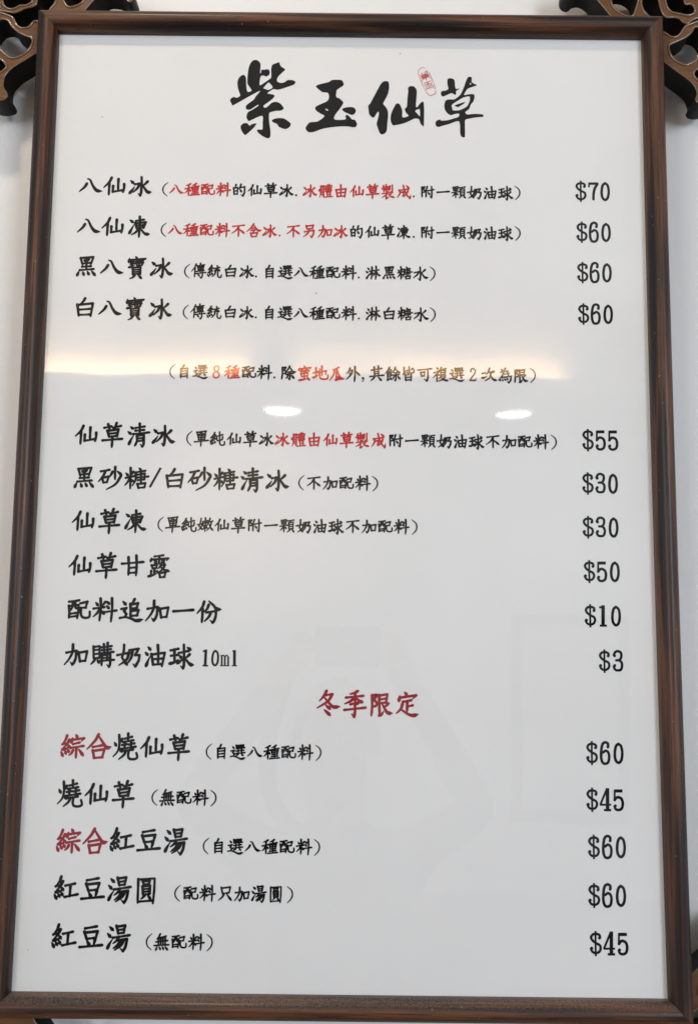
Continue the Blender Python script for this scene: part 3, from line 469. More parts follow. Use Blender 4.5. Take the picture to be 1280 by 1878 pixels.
SEAL = [('c', [(77.3, 437.4), (75.2, 438.0), (72.8, 437.3), (70.7, 434.9), (70.3, 432.1), (71.1, 429.8), (72.8, 429.2)], 0.42), ('l', [(71.1, 429.8), (72.6, 424.2), (73.9, 420.9), (76.0, 415.9)], 0.42), ('l', [(81.5, 432.8), (83.4, 427.7), (85.5, 422.1)], 0.48), ('l', [(86.3, 421.0), (87.4, 417.4), (88.2, 413.8)], 0.37), ('c', [(88.0, 412.7), (88.1, 410.4), (86.8, 408.9), (82.6, 407.4), (80.0, 408.9), (78.5, 411.2)], 0.53), ('l', [(76.8, 414.8), (77.7, 412.3)], 0.37), ('l', [(78.4, 414.8), (79.2, 412.6)], 0.42), ('l', [(73.4, 431.3), (74.9, 431.8)], 0.42), ('l', [(73.4, 431.8), (74.0, 429.9)], 0.42), ('l', [(76.3, 432.7), (79.9, 434.7)], 0.42), ('c', [(76.8, 432.4), (77.3, 430.8), (78.4, 432.2), (79.4, 433.6)], 0.37), ('l', [(79.2, 433.6), (79.9, 431.3)], 0.48), ('l', [(73.9, 429.6), (80.5, 430.9)], 0.63), ('l', [(73.1, 428.2), (81.3, 429.7)], 0.58), ('l', [(73.9, 426.8), (81.0, 428.4)], 0.58), ('l', [(73.8, 425.7), (79.4, 427.1)], 0.53), ('l', [(73.8, 429.6), (74.0, 425.9)], 0.58), ('l', [(75.5, 429.9), (76.0, 426.2)], 0.53), ('l', [(77.6, 430.5), (78.4, 424.3)], 0.53), ('l', [(79.4, 430.8), (80.2, 427.4)], 0.53), ('l', [(80.7, 430.8), (81.5, 427.4)], 0.48), ('c', [(76.3, 425.4), (74.7, 424.3), (74.6, 422.6)], 0.42), ('l', [(77.8, 426.0), (78.8, 424.0)], 0.42), ('c', [(81.0, 427.7), (82.3, 426.9), (82.4, 425.8)], 0.37), ('l', [(76.0, 420.6), (83.6, 423.5)], 0.58), ('l', [(76.5, 418.7), (84.7, 421.3)], 0.53), ('l', [(79.8, 421.8), (81.8, 415.7)], 0.58), ('l', [(79.4, 414.7), (84.7, 416.4)], 0.53), ('c', [(77.1, 417.1), (78.9, 417.9), (79.8, 416.9), (78.4, 415.6)], 0.42), ('c', [(84.7, 420.0), (82.6, 419.0), (83.2, 417.6), (85.5, 418.2), (86.0, 415.7), (86.8, 415.2)], 0.48)]
BRACKET_A = {'outer': [(-277.2, 499.7), (-285.2, 488.6), (-296.0, 476.3), (-309.6, 464.0), (-323.8, 453.0), (-335.2, 445.0), (-346.1, 437.6), (-352.0, 432.1), (-355.7, 426.7), (-357.1, 420.6), (-356.7, 413.5), (-353.6, 408.7), (-352.3, 404.5), (-355.4, 400.9), (-365.5, 399.6), (-374.1, 403.1), (-377.5, 413.8), (-380.6, 428.8), (-387.5, 449.8), (-393.0, 486.2), (-392.3, 523.0), (-384.8, 541.6), (-368.0, 549.2), (-322.1, 545.4), (-282.0, 542.7), (-253.2, 538.1), (-231.2, 529.7), (-226.2, 518.7), (-227.7, 512.5), (-230.5, 510.6), (-234.6, 513.6), (-239.9, 519.7), (-249.7, 522.7), (-258.3, 522.0), (-268.1, 512.1)], 'holes': [[(-359.1, 489.6), (-355.0, 487.2), (-350.3, 480.6), (-343.0, 474.6), (-335.4, 471.0), (-330.8, 469.2), (-328.9, 465.0), (-331.4, 457.7), (-337.2, 450.7), (-344.9, 446.7), (-351.1, 446.6), (-356.4, 449.8), (-361.2, 454.4), (-363.1, 459.2), (-368.3, 460.9), (-372.6, 467.0), (-373.3, 479.1), (-369.1, 486.5), (-364.7, 489.0)], [(-351.2, 491.0), (-346.8, 483.1), (-341.6, 479.8), (-336.5, 479.8), (-332.6, 482.0), (-329.7, 486.3), (-326.6, 487.6), (-320.3, 486.4), (-314.9, 492.0), (-312.5, 501.2), (-308.8, 506.1), (-306.8, 511.6), (-306.0, 519.0), (-312.5, 525.1), (-321.0, 522.5), (-326.3, 515.1), (-327.6, 507.1), (-331.4, 504.0), (-338.7, 502.1), (-344.3, 499.0), (-349.8, 497.1), (-357.9, 498.2), (-365.3, 499.4), (-372.2, 501.1), (-373.3, 499.3), (-365.2, 496.9), (-357.7, 494.5)], [(-362.8, 511.0), (-361.9, 506.1), (-358.1, 502.2), (-352.9, 500.7), (-347.8, 502.3), (-344.0, 504.7), (-338.9, 504.8), (-333.9, 507.2), (-331.0, 511.4), (-332.2, 518.7), (-341.0, 523.6), (-352.3, 522.2), (-360.7, 518.4)], [(-378.3, 507.8), (-373.0, 514.6), (-368.3, 512.2), (-365.2, 507.9), (-364.4, 503.7), (-366.6, 501.8), (-373.5, 502.9)], [(-362.4, 445.3), (-358.3, 442.9), (-354.6, 437.5), (-356.1, 433.9), (-361.5, 429.6), (-367.1, 428.4), (-370.8, 434.9), (-367.9, 444.0)], [(-299.4, 511.7), (-297.2, 506.8), (-293.3, 503.8), (-288.8, 504.1), (-282.1, 507.0), (-277.8, 512.0), (-276.3, 518.1), (-284.2, 527.9), (-293.8, 526.5), (-299.1, 517.9)]]}
BRACKET_B = {'outer': [(272.6, 498.3), (266.5, 505.6), (258.8, 515.9), (252.1, 525.1), (244.2, 529.9), (237.4, 529.2), (232.2, 524.9), (227.1, 526.0), (223.8, 530.9), (225.1, 540.8), (237.7, 547.1), (260.7, 551.7), (317.9, 556.6), (369.3, 554.7), (384.9, 543.8), (390.8, 519.2), (389.5, 482.5), (385.9, 446.2), (381.7, 422.1), (375.6, 408.8), (367.5, 404.0), (358.6, 404.5), (355.9, 408.6), (357.8, 414.0), (355.8, 421.8), (350.9, 428.3), (341.6, 436.0), (332.3, 443.2), (323.5, 450.9), (306.9, 466.5), (287.6, 484.5)], 'holes': [[(329.6, 467.3), (330.0, 461.3), (333.7, 453.4), (339.2, 448.7), (346.4, 446.0), (352.7, 448.2), (358.5, 452.5), (359.8, 457.3), (362.7, 459.8), (367.8, 461.7), (371.6, 473.2), (367.5, 484.1), (361.4, 488.3), (356.8, 488.3), (352.6, 481.5), (345.7, 476.0), (336.5, 471.6), (331.7, 469.1)], [(318.8, 486.6), (323.2, 482.7), (326.6, 481.2), (331.3, 477.6), (336.6, 476.8), (341.3, 479.6), (346.0, 486.3), (348.4, 489.4), (354.7, 492.2), (361.6, 495.0), (369.6, 498.2), (369.2, 501.2), (361.7, 499.3), (353.7, 495.5), (350.2, 492.5), (346.2, 493.6), (341.8, 497.9), (335.9, 499.3), (329.4, 498.9), (326.6, 500.7), (323.9, 505.6), (321.9, 514.2), (321.2, 518.4), (317.1, 527.0), (308.7, 531.8), (303.4, 525.6), (302.6, 518.2), (303.0, 510.9), (306.5, 503.0), (312.3, 498.1), (316.1, 492.7)], [(327.7, 518.5), (329.7, 510.0), (334.6, 504.5), (342.5, 502.8), (350.4, 501.2), (356.8, 503.5), (358.6, 506.6), (357.0, 512.4), (352.3, 514.5), (349.1, 513.8), (347.6, 518.7), (345.5, 526.1), (337.1, 530.9), (329.6, 525.9)], [(270.8, 517.9), (272.9, 511.2), (279.0, 503.9), (286.8, 499.9), (293.1, 500.0), (296.0, 504.7), (299.1, 514.5), (299.8, 519.4), (297.8, 528.0), (288.8, 534.1), (277.4, 532.7), (270.9, 524.0)], [(354.6, 435.6), (356.1, 432.0), (359.9, 428.4), (365.0, 427.9), (369.2, 435.1), (365.5, 442.3), (359.8, 442.3), (355.8, 439.8)], [(364.3, 509.1), (366.8, 515.9), (371.6, 521.5), (377.1, 517.8), (378.0, 510.5), (373.3, 505.5), (367.6, 504.9)]]}
# ---------------------------------------------------------------- the room
WALL_Y = 0.052
FAR_Y = -6.4
EDGE = -4.885
v, f = [], []
box(v, f, -3.5, 3.5, WALL_Y, WALL_Y + 0.12, -1.86, 1.90)
tag(link_mesh('wall', v, f, M_WALL), kind='structure')
tag(box_obj('floor', (-3.5, 3.5, FAR_Y - 0.1, WALL_Y, -1.96, -1.86), M_FLOOR), kind='structure')
v, f = [], []
box(v, f, -3.5, 3.5, FAR_Y - 0.12, FAR_Y, -1.86, 1.90)
tag(link_mesh('opposite_wall', v, f, M_WALL), kind='structure')
v, f = [], []
box(v, f, -3.5, 3.5, -1.0, WALL_Y, CEIL, CEIL + 0.04)              # lowered strip along the wall
box(v, f, -3.5, 3.5, FAR_Y, EDGE, CEIL, CEIL + 0.02)               # lowered strip across the room
box(v, f, -3.5, 3.5, EDGE - 0.17, EDGE - 0.15, CEIL + 0.02, 1.66)  # upstand behind the cove
box(v, f, -3.5, 3.5, EDGE - 0.15, -1.0, 1.66, 1.70)                # raised middle
box(v, f, -3.5, 3.5, -1.0, -0.98, CEIL + 0.04, 1.70)
box(v, f, -3.5, 3.5, EDGE - 0.012, EDGE, CEIL + 0.02, CEIL + 0.038)  # lip of the cove
tag(link_mesh('ceiling', v, f, M_CEIL), kind='structure')
for x0, x1 in ((-2.6, -0.62), (-0.30, 1.28)):
    o = area('cove_strip_light', ((x0 + x1) / 2, EDGE - 0.024, CEIL + 0.033), ((x0 + x1) / 2, EDGE - 0.15, CEIL + 0.115),
             x1 - x0, 16.5 * (x1 - x0), (1.0, 0.62, 0.30), 'RECTANGLE', 0.02, 85)

def downlight(loc, r, lens_mat, label, power, col):
    root = empty('downlight', loc)
    tag(root, label, 'downlight', 'round recessed downlights in the ceiling')
    n = 40
    vv, ff = [], []
    prof = [(r * 1.0, -0.001), (r * 1.02, -0.006), (r * 1.10, -0.008), (r * 1.18, -0.004), (r * 1.20, 0.0)]
    for k in range(n):
        a = 2 * math.pi * k / n
        for (rr, zz) in prof: vv.append((rr * math.cos(a), rr * math.sin(a), zz))
    mlen = len(prof)
    for k in range(n):
        for j in range(mlen - 1):
            k2 = (k + 1) % n
            ff.append((k * mlen + j, k2 * mlen + j, k2 * mlen + j + 1, k * mlen + j + 1))
    link_mesh('trim_ring', vv, ff, M_TRIM, root, True)
    vv = [(0, 0, -0.004)] + [(r * math.cos(2 * math.pi * k / n), r * math.sin(2 * math.pi * k / n), -0.002) for k in range(n)]
    link_mesh('lens', vv, [(0, 1 + (k + 1) % n, 1 + k) for k in range(n)], lens_mat, root, True)
    if power:
        area('downlight_lamp', (loc[0], loc[1], loc[2] - 0.012), (loc[0], loc[1], loc[2] - 1), r * 2, power, col)

M_TRIM = plain('white_trim', (0.75, 0.75, 0.75), 0.4)
M_WARMLENS = emitter('warm_lens', (1.0, 0.90, 0.76), 15.0)
M_COOLLENS = emitter('cool_lens', (0.90, 0.95, 1.0), 13.0)
downlight((-0.37, -0.80, CEIL), 0.075, M_WARMLENS, 'warm round downlight in the ceiling right above the menu board', 9.0, (1.0, 0.84, 0.63))
downlight((-0.456, -5.567, CEIL), 0.112, M_WARMLENS, 'warm round downlight mirrored in the glass as the left white oval', 0, None)
downlight((1.07, -5.638, CEIL), 0.112, M_COOLLENS, 'cool white round downlight mirrored in the glass as the right oval', 0, None)

sd = bpy.data.lights.new('added_wall_spot', 'SPOT')  # unseen spot added to cast the left downlight's warm pool on the opposite wall
sd.energy = 480.0
sd.color = (1.0, 0.74, 0.48)
sd.spot_size = math.radians(34)
sd.spot_blend = 1.0
sd.shadow_soft_size = 0.05
so = bpy.data.objects.new('added_wall_spot', sd)
C.objects.link(so)
so.location = (-2.3, -3.9, 1.0)
so.rotation_euler = (Vector((-0.72, FAR_Y, 0.84)) - so.location).to_track_quat('-Z', 'Y').to_euler()

# framed panel on the opposite wall, seen only as a reflection
panel = empty('framed_panel', (1.57, FAR_Y, -0.65))
tag(panel, 'grey framed calligraphy panel reflected faintly in the glass', 'framed panel')
M_PFRAME = plain('panel_frame_wood', (0.03, 0.026, 0.022), 0.5)
for nm, dims in (('frame_rail', (-0.41, 0.41, 0.0, 0.03, 0.64, 0.72)), ('frame_rail', (-0.41, 0.41, 0.0, 0.03, -0.72, -0.64)),
                 ('frame_rail', (-0.41, -0.33, 0.0, 0.03, -0.64, 0.64)), ('frame_rail', (0.33, 0.41, 0.0, 0.03, -0.64, 0.64))):
    box_obj(nm, dims, M_PFRAME, panel)
box_obj('panel_sheet', (-0.33, 0.33, 0.0, 0.012, -0.64, 0.64), plain('panel_paper', (0.5, 0.49, 0.47), 0.8), panel)

# ---------------------------------------------------------------- menu board
HW, HH = 0.300, 0.4703
board = empty('menu_board', (0, 0, -HH - 0.02))
tag(board, 'large glazed white menu board in dark wood frame with black and red lettering', 'menu board')
BINV = Matrix.Translation(-board.location)
def under_board(o, parent):
    o.parent = parent
    return o
def board_mesh(name, verts, faces, mats, parent=board, smooth=False, ids=None):
    z0 = board.location.z
    vv = [(x, y, z - z0) for x, y, z in verts]
    return link_mesh(name, vv, faces, mats, parent, smooth, ids)

# moulding: u runs outwards from the sight edge, w towards the viewer
PROFILE = [(0.0, 0.0), (0.0, 0.0045), (0.0006, 0.0062), (0.002, 0.0088), (0.004, 0.0114), (0.0065, 0.0134), (0.009, 0.0146),
           (0.0115, 0.0149), (0.014, 0.0144), (0.0163, 0.0132), (0.0183, 0.0114), (0.0196, 0.0092), (0.020, 0.007),
           (0.020, -0.0035), (0.0, -0.0035)]
def rail(half, bow, seed, loc, rot):
    """mitred length of moulding along local X; local Z points outwards, local Y away from the viewer"""
    n = 24
    np_ = len(PROFILE)
    vv, ff = [], []
    for i in range(n + 1):
        t = -1 + 2 * i / n
        for (u, w) in PROFILE:
            x = t * (half + u - 0.00012)
            inward = bow * (1 - t * t)
            vv.append((x, -w, u - inward))
    for i in range(n):
        for j in range(np_):
            j2 = (j + 1) % np_
            ff.append((i * np_ + j, i * np_ + j2, (i + 1) * np_ + j2, (i + 1) * np_ + j))
    ff.append(tuple(range(np_ - 1, -1, -1)))
    ff.append(tuple(n * np_ + j for j in range(np_)))
    o = link_mesh('frame_rail', vv, ff, frame_wood('frame_wood', seed), board)
    o.location = (loc[0], loc[1], loc[2] - board.location.z)
    o.rotation_euler = rot
    me = o.data
    bm = bmesh.new(); bm.from_mesh(me)
    bmesh.ops.recalc_face_normals(bm, faces=bm.faces)
    for fc in bm.faces: fc.smooth = len(fc.verts) == 4
    for ed in bm.edges:
        if len(ed.link_faces) == 2 and ed.calc_face_angle(0) > math.radians(40): ed.smooth = False
    bm.to_mesh(me); bm.free()
    return o
G_Y = -0.0022     # front of the glass
rail(HW, 0.0, 1.0, (0, G_Y, HH), (0, 0, 0))
rail(HW, 0.0, 5.3, (0, G_Y, -HH), (0, math.pi, 0))
rail(HH, 0.0013, 2.2, (-HW, G_Y, 0), (0, -math.pi / 2, 0))
rail(HH, 0.0013, 8.15, (HW, G_Y, 0), (0, math.pi / 2, 0))

v, f = [], []
box(v, f, -HW - 0.004, HW + 0.004, 0.0, 0.0008, -HH - 0.004, HH + 0.004)
sheet = board_mesh('menu_sheet', v, f, M_PAPER)
v, f = [], []
box(v, f, -HW - 0.003, HW + 0.003, -0.0020, -0.0008, -HH - 0.003, HH + 0.003)
board_mesh('glass_pane', v, f, M_GLASS)
v, f = [], []
box(v, f, -HW - 0.012, HW + 0.012, 0.0012, 0.0032, -HH - 0.012, HH + 0.012)
board_mesh('backing_board', v, f, M_BACK)

# ---------------------------------------------------------------- lettering
def catmull(pts, sub=6, closed=False):
    n = len(pts)
    if n < 3 and not closed: 
        return [tuple(pts[0][k] + (pts[1][k] - pts[0][k]) * i / sub for k in (0, 1)) for i in range(sub + 1)]
    out = []
    rng = range(n) if closed else range(n - 1)
    for i in rng:
        if closed:
            p0, p1, p2, p3 = pts[i - 1], pts[i], pts[(i + 1) % n], pts[(i + 2) % n]
        else:
            p1, p2 = pts[i], pts[i + 1]
            p0 = pts[i - 1] if i else (2 * p1[0] - p2[0], 2 * p1[1] - p2[1])
            p3 = pts[i + 2] if i + 2 < n else (2 * p2[0] - p1[0], 2 * p2[1] - p1[1])
        for s in range(sub):
            t = s / sub
            out.append(tuple(0.5 * (2 * p1[k] + (p2[k] - p0[k]) * t + (2 * p0[k] - 5 * p1[k] + 4 * p2[k] - p3[k]) * t * t
                                    + (3 * p1[k] - p0[k] - 3 * p2[k] + p3[k]) * t ** 3) for k in (0, 1)))
    if not closed: out.append(tuple(pts[-1]))
    return out

def lerp_prof(prof, t):
    for (t0, w0), (t1, w1) in zip(prof, prof[1:]):
        if t <= t1: return w0 + (w1 - w0) * (t - t0) / max(t1 - t0, 1e-6)
    return prof[-1][1]

WIDTHS = {
    'h': [(0, 1.0), (0.10, 0.85), (0.45, 0.76), (0.8, 0.88), (0.93, 1.12), (1, 0.95)],
    's': [(0, 1.12), (0.12, 1.1), (0.45, 0.92), (0.85, 1.0), (1, 0.72)],
    'p': [(0, 1.05), (0.12, 1.12), (0.5, 0.92), (0.85, 0.66), (1, 0.5)],
    'n': [(0, 0.6), (0.15, 0.8), (0.5, 1.02), (0.78, 1.42), (0.86, 1.25), (1, 0.32)],
    'd': [(0, 0.62), (0.3, 0.95), (0.7, 1.32), (0.9, 1.2), (1, 0.8)],
    'r': [(0, 1.1), (0.15, 1.3), (0.55, 0.85), (1, 0.42)],
    'z': [(0, 0.92), (0.1, 0.82), (0.4, 0.84), (0.55, 1.0), (0.9, 0.95), (1, 0.78)],
    'g': [(0, 0.92), (0.3, 0.92), (0.7, 1.0), (0.85, 1.08), (1, 0.42)],
    'b': [(0, 0.55), (0.25, 0.95), (0.5, 1.1), (0.75, 0.95), (1, 0.6)],
    'c': [(0, 0.95), (0.5, 0.95), (1, 0.9)],
    'l': [(0, 1.0), (1, 1.0)],
}

class Lettering:
    def __init__(self):
        self.v, self.f, self.ids, self.n = [], [], [], 0
    def layer(self):
        self.n += 1
        return -0.00012 - (self.n % 60) * 3e-6
    def poly(self, pts, y, mid):
        b = len(self.v)
        self.v += [(p[0], y, p[1]) for p in pts]
        self.f.append(tuple(range(b, b + len(pts))))
        self.ids.append(mid)
    def disk(self, c, r, mid):
        y = self.layer()
        self.poly([(c[0] + r * math.cos(a), c[1] - r * math.sin(a)) for a in [2 * math.pi * k / 12 for k in range(12)]], y, mid)
    def stroke(self, pts, prof, w, mid, flat=False):
        """pts in metres on the sheet, w the full pen width"""
        dist = [0]
        for a, b in zip(pts, pts[1:]): dist.append(dist[-1] + math.hypot(b[0] - a[0], b[1] - a[1]))
        tot = dist[-1] or 1e-9
        y = self.layer()
        L, R_ = [], []
        for i, p in enumerate(pts):
            a = pts[max(i - 1, 0)]; c = pts[min(i + 1, len(pts) - 1)]
            dx, dz = c[0] - a[0], c[1] - a[1]
            d = math.hypot(dx, dz) or 1e-9
            hw = 0.5 * w * lerp_prof(prof, dist[i] / tot)
            L.append((p[0] - dz / d * hw, p[1] + dx / d * hw))
            R_.append((p[0] + dz / d * hw, p[1] - dx / d * hw))
        for i in range(len(pts) - 1):
            self.poly([R_[i], R_[i + 1], L[i + 1], L[i]], y, mid)
        if not flat:
            self.disk(pts[0], 0.5 * w * prof[0][1], mid)
            self.disk(pts[-1], 0.5 * w * prof[-1][1], mid)
    def fill(self, loops, mid):
        y = self.layer()
        loops = [[(p[0], p[1], 0.0) for p in lp] for lp in loops]
        flat = [p for lp in loops for p in lp]
        b = len(self.v)
        self.v += [(p[0], y, p[1]) for p in flat]
        for t in tessellate_polygon([[Vector(p) for p in lp] for lp in loops]):
            a, c, d = (flat[i] for i in t)
            ccw = (c[0] - a[0]) * (d[1] - a[1]) - (c[1] - a[1]) * (d[0] - a[0])
            self.f.append(tuple(b + i for i in (t if ccw > 0 else reversed(t))))
            self.ids.append(mid)
    def build(self, name):
        return board_mesh(name, self.v, self.f, INK, sheet, False, self.ids)

def place_points(raw, ox, oz, em):
    return [(ox + p[0] * em / 1000.0, oz - p[1] * em / 1000.0) for p in raw]

def corner_path(pts, sub=4):
    out = [pts[0]]
    for a, b in zip(pts, pts[1:]):
        for s in range(1, sub + 1):
            out.append((a[0] + (b[0] - a[0]) * s / sub, a[1] + (b[1] - a[1]) * s / sub))
    return out

def draw_glyph(T, ch, ox, oz, em, mid):
    weight, data = GLYPHS[ch]
    for st in data.split(';'):
        a = st.split(' ')
        kind = a[0]
        if kind == 'o':
            x, y = map(int, a[1].split(','))
            T.disk((ox + x * em / 1000.0, oz - y * em / 1000.0), int(a[2]) * em / 1000.0, mid)
            continue
        scale = float(kind[1:]) if len(kind) > 1 else 1.0
        kind = kind[0]
        pts = place_points([tuple(map(int, q.split(','))) for q in a[1:]], ox, oz, em)
        w = weight / 100.0 * em * scale * ((1.28 if kind != 'b' else 1.5) if em < 0.0185 else 1.17 if ch not in '$0123456789ml' else 1.24)
        prof = WIDTHS[kind]
        if kind in 'zl' or (kind in 'hs' and len(pts) == 2):
            if kind == 'z':        # sharp shoulders: one pen stroke per side, joined by a round
                tot = sum(math.hypot(b[0] - c[0], b[1] - c[1]) for b, c in zip(pts, pts[1:]))
                acc = 0.0
                for b, c in zip(pts, pts[1:]):
                    d = math.hypot(b[0] - c[0], b[1] - c[1])
                    p0, p1 = lerp_prof(prof, acc / tot), lerp_prof(prof, (acc + d) / tot)
                    T.stroke(corner_path([b, c], 3), [(0, p0), (1, p1)], w, mid)
                    acc += d
            else:
                T.stroke(corner_path(pts, 8), prof, w, mid, flat=(kind == 'l'))
        elif kind == 'g' and len(pts) >= 3:
            # first leg straight when the stroke turns sharply, last one is the flick
            T.stroke(corner_path(pts[:2], 3), [(0, 0.92), (1, 0.95)], w, mid)
            body = catmull(pts[1:-1], 5) if len(pts) > 3 else [pts[1], pts[1]]
            if len(pts) > 3: T.stroke(body, [(0, 0.98), (0.8, 1.05), (1, 0.95)], w, mid)
            T.stroke(corner_path(pts[-2:], 3), [(0, 0.98), (1, 0.36)], w, mid)
        else:
            T.stroke(catmull(pts, 6), prof, w, mid)

for name, z, em, items in ROWS:
    T = Lettering()
    for it in items:
        chars, x0, x1, col = it[:4]
        e = em / 1000.0 * (it[4] if len(it) > 4 else 1.0)
        for i, ch in enumerate(chars):
            x = x0 if len(chars) == 1 else x0 + (x1 - x0) * i / (len(chars) - 1)
            draw_glyph(T, ch, x / 1000.0, z / 1000.0, e, INK_ID[col])
    T.build(name)

T = Lettering()
for glyph in TITLE:
    for loops in glyph:
        T.fill([catmull([(x / 1000.0, z / 1000.0) for x, z in lp], 3, True) for lp in loops], 0)
T.build('title_lettering')
T = Lettering()
for kind, pts, w in SEAL:
    pts = [(x / 1000.0, z / 1000.0) for x, z in pts]
    T.stroke(catmull(pts, 6) if kind == 'c' else corner_path(pts, 6), [(0, 0.8), (0.5, 1.0), (1, 0.7)], 1.45 * w / 1000.0, 1)
T.build('seal_mark')

# ---------------------------------------------------------------- carved corner brackets
BR_FRONT, BR_BACK = 0.004, 0.036
def carved_bracket(shape, flip, label):
    sgn = -1.0 if flip else 1.0
    loops = []
    for i, lp in enumerate([shape['outer']] + shape['holes']):
        loops.append(catmull([(x / 1000.0, sgn * z / 1000.0) for x, z in lp], 4, True))
    cx = sum(p[0] for p in loops[0]) / len(loops[0]); cz = sum(p[1] for p in loops[0]) / len(loops[0])
    root = empty('carved_bracket', (cx, BR_BACK, cz))
    tag(root, label, 'carved bracket', 'carved wooden fretwork brackets behind the corners of the menu board')
    loops = [[(p[0] - cx, p[1] - cz) for p in lp] for lp in loops]
    yf, yb = BR_FRONT - BR_BACK, 0.0
    vv, ff = [], []
    flat = [p for lp in loops for p in lp]
    tris = tessellate_polygon([[Vector((p[0], p[1], 0)) for p in lp] for lp in loops])
    n = len(flat)
    vv = [(p[0], yf, p[1]) for p in flat] + [(p[0], yb, p[1]) for p in flat]
    for t in tris:
        ff.append(tuple(t)); ff.append(tuple(n + i for i in reversed(t)))
    b = 0
    for lp in loops:
        k = len(lp)
        for i in range(k):
            j = (i + 1) % k
            ff.append((b + i, b + j, n + b + j, n + b + i))
        b += k
    o = link_mesh('fretwork', vv, ff, [M_CARVED, M_SHADED_SIDE], root, False, [0 if len(q) == 3 else 1 for q in ff])
    bm = bmesh.new(); bm.from_mesh(o.data)
    bmesh.ops.recalc_face_normals(bm, faces=bm.faces)
    for fc in bm.faces: fc.smooth = len(fc.verts) == 4
    for ed in bm.edges:
        if len(ed.link_faces) == 2 and ed.calc_face_angle(0) > math.radians(45): ed.smooth = False
    bm.to_mesh(o.data); bm.free()
    # raised bead round every opening and a softer one round the outline
    vv, ff = [], []
    for li, lp in enumerate(loops):
        r = 0.0007 if li == 0 else 0.00125
        k = len(lp); seg = 8; base = len(vv)
        for i in range(k):
            a = Vector(lp[i - 1]); c = Vector(lp[(i + 1) % k]); p = lp[i]
            d = (c - a).normalized() if (c - a).length > 1e-9 else Vector((1, 0))
            nx, nz = -d.y, d.x
            for s in range(seg):
                an = 2 * math.pi * s / seg
                vv.append((p[0] + nx * r * math.cos(an), yf + r * math.sin(an), p[1] + nz * r * math.cos(an)))
        for i in range(k):
            for s in range(seg):
                i2, s2 = (i + 1) % k, (s + 1) % seg
                ff.append((base + i * seg + s, base + i * seg + s2, base + i2 * seg + s2, base + i2 * seg + s))
    ob = link_mesh('bead', vv, ff, M_BEAD, root, True)
    bm = bmesh.new(); bm.from_mesh(ob.data)
    bmesh.ops.recalc_face_normals(bm, faces=bm.faces)
    bm.to_mesh(ob.data); bm.free()
    return root

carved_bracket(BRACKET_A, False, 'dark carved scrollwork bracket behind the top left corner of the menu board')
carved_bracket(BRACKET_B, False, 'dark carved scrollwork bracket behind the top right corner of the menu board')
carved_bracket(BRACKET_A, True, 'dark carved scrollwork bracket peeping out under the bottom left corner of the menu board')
carved_bracket(BRACKET_B, True, 'dark carved scrollwork bracket at the bottom right corner of the menu board')

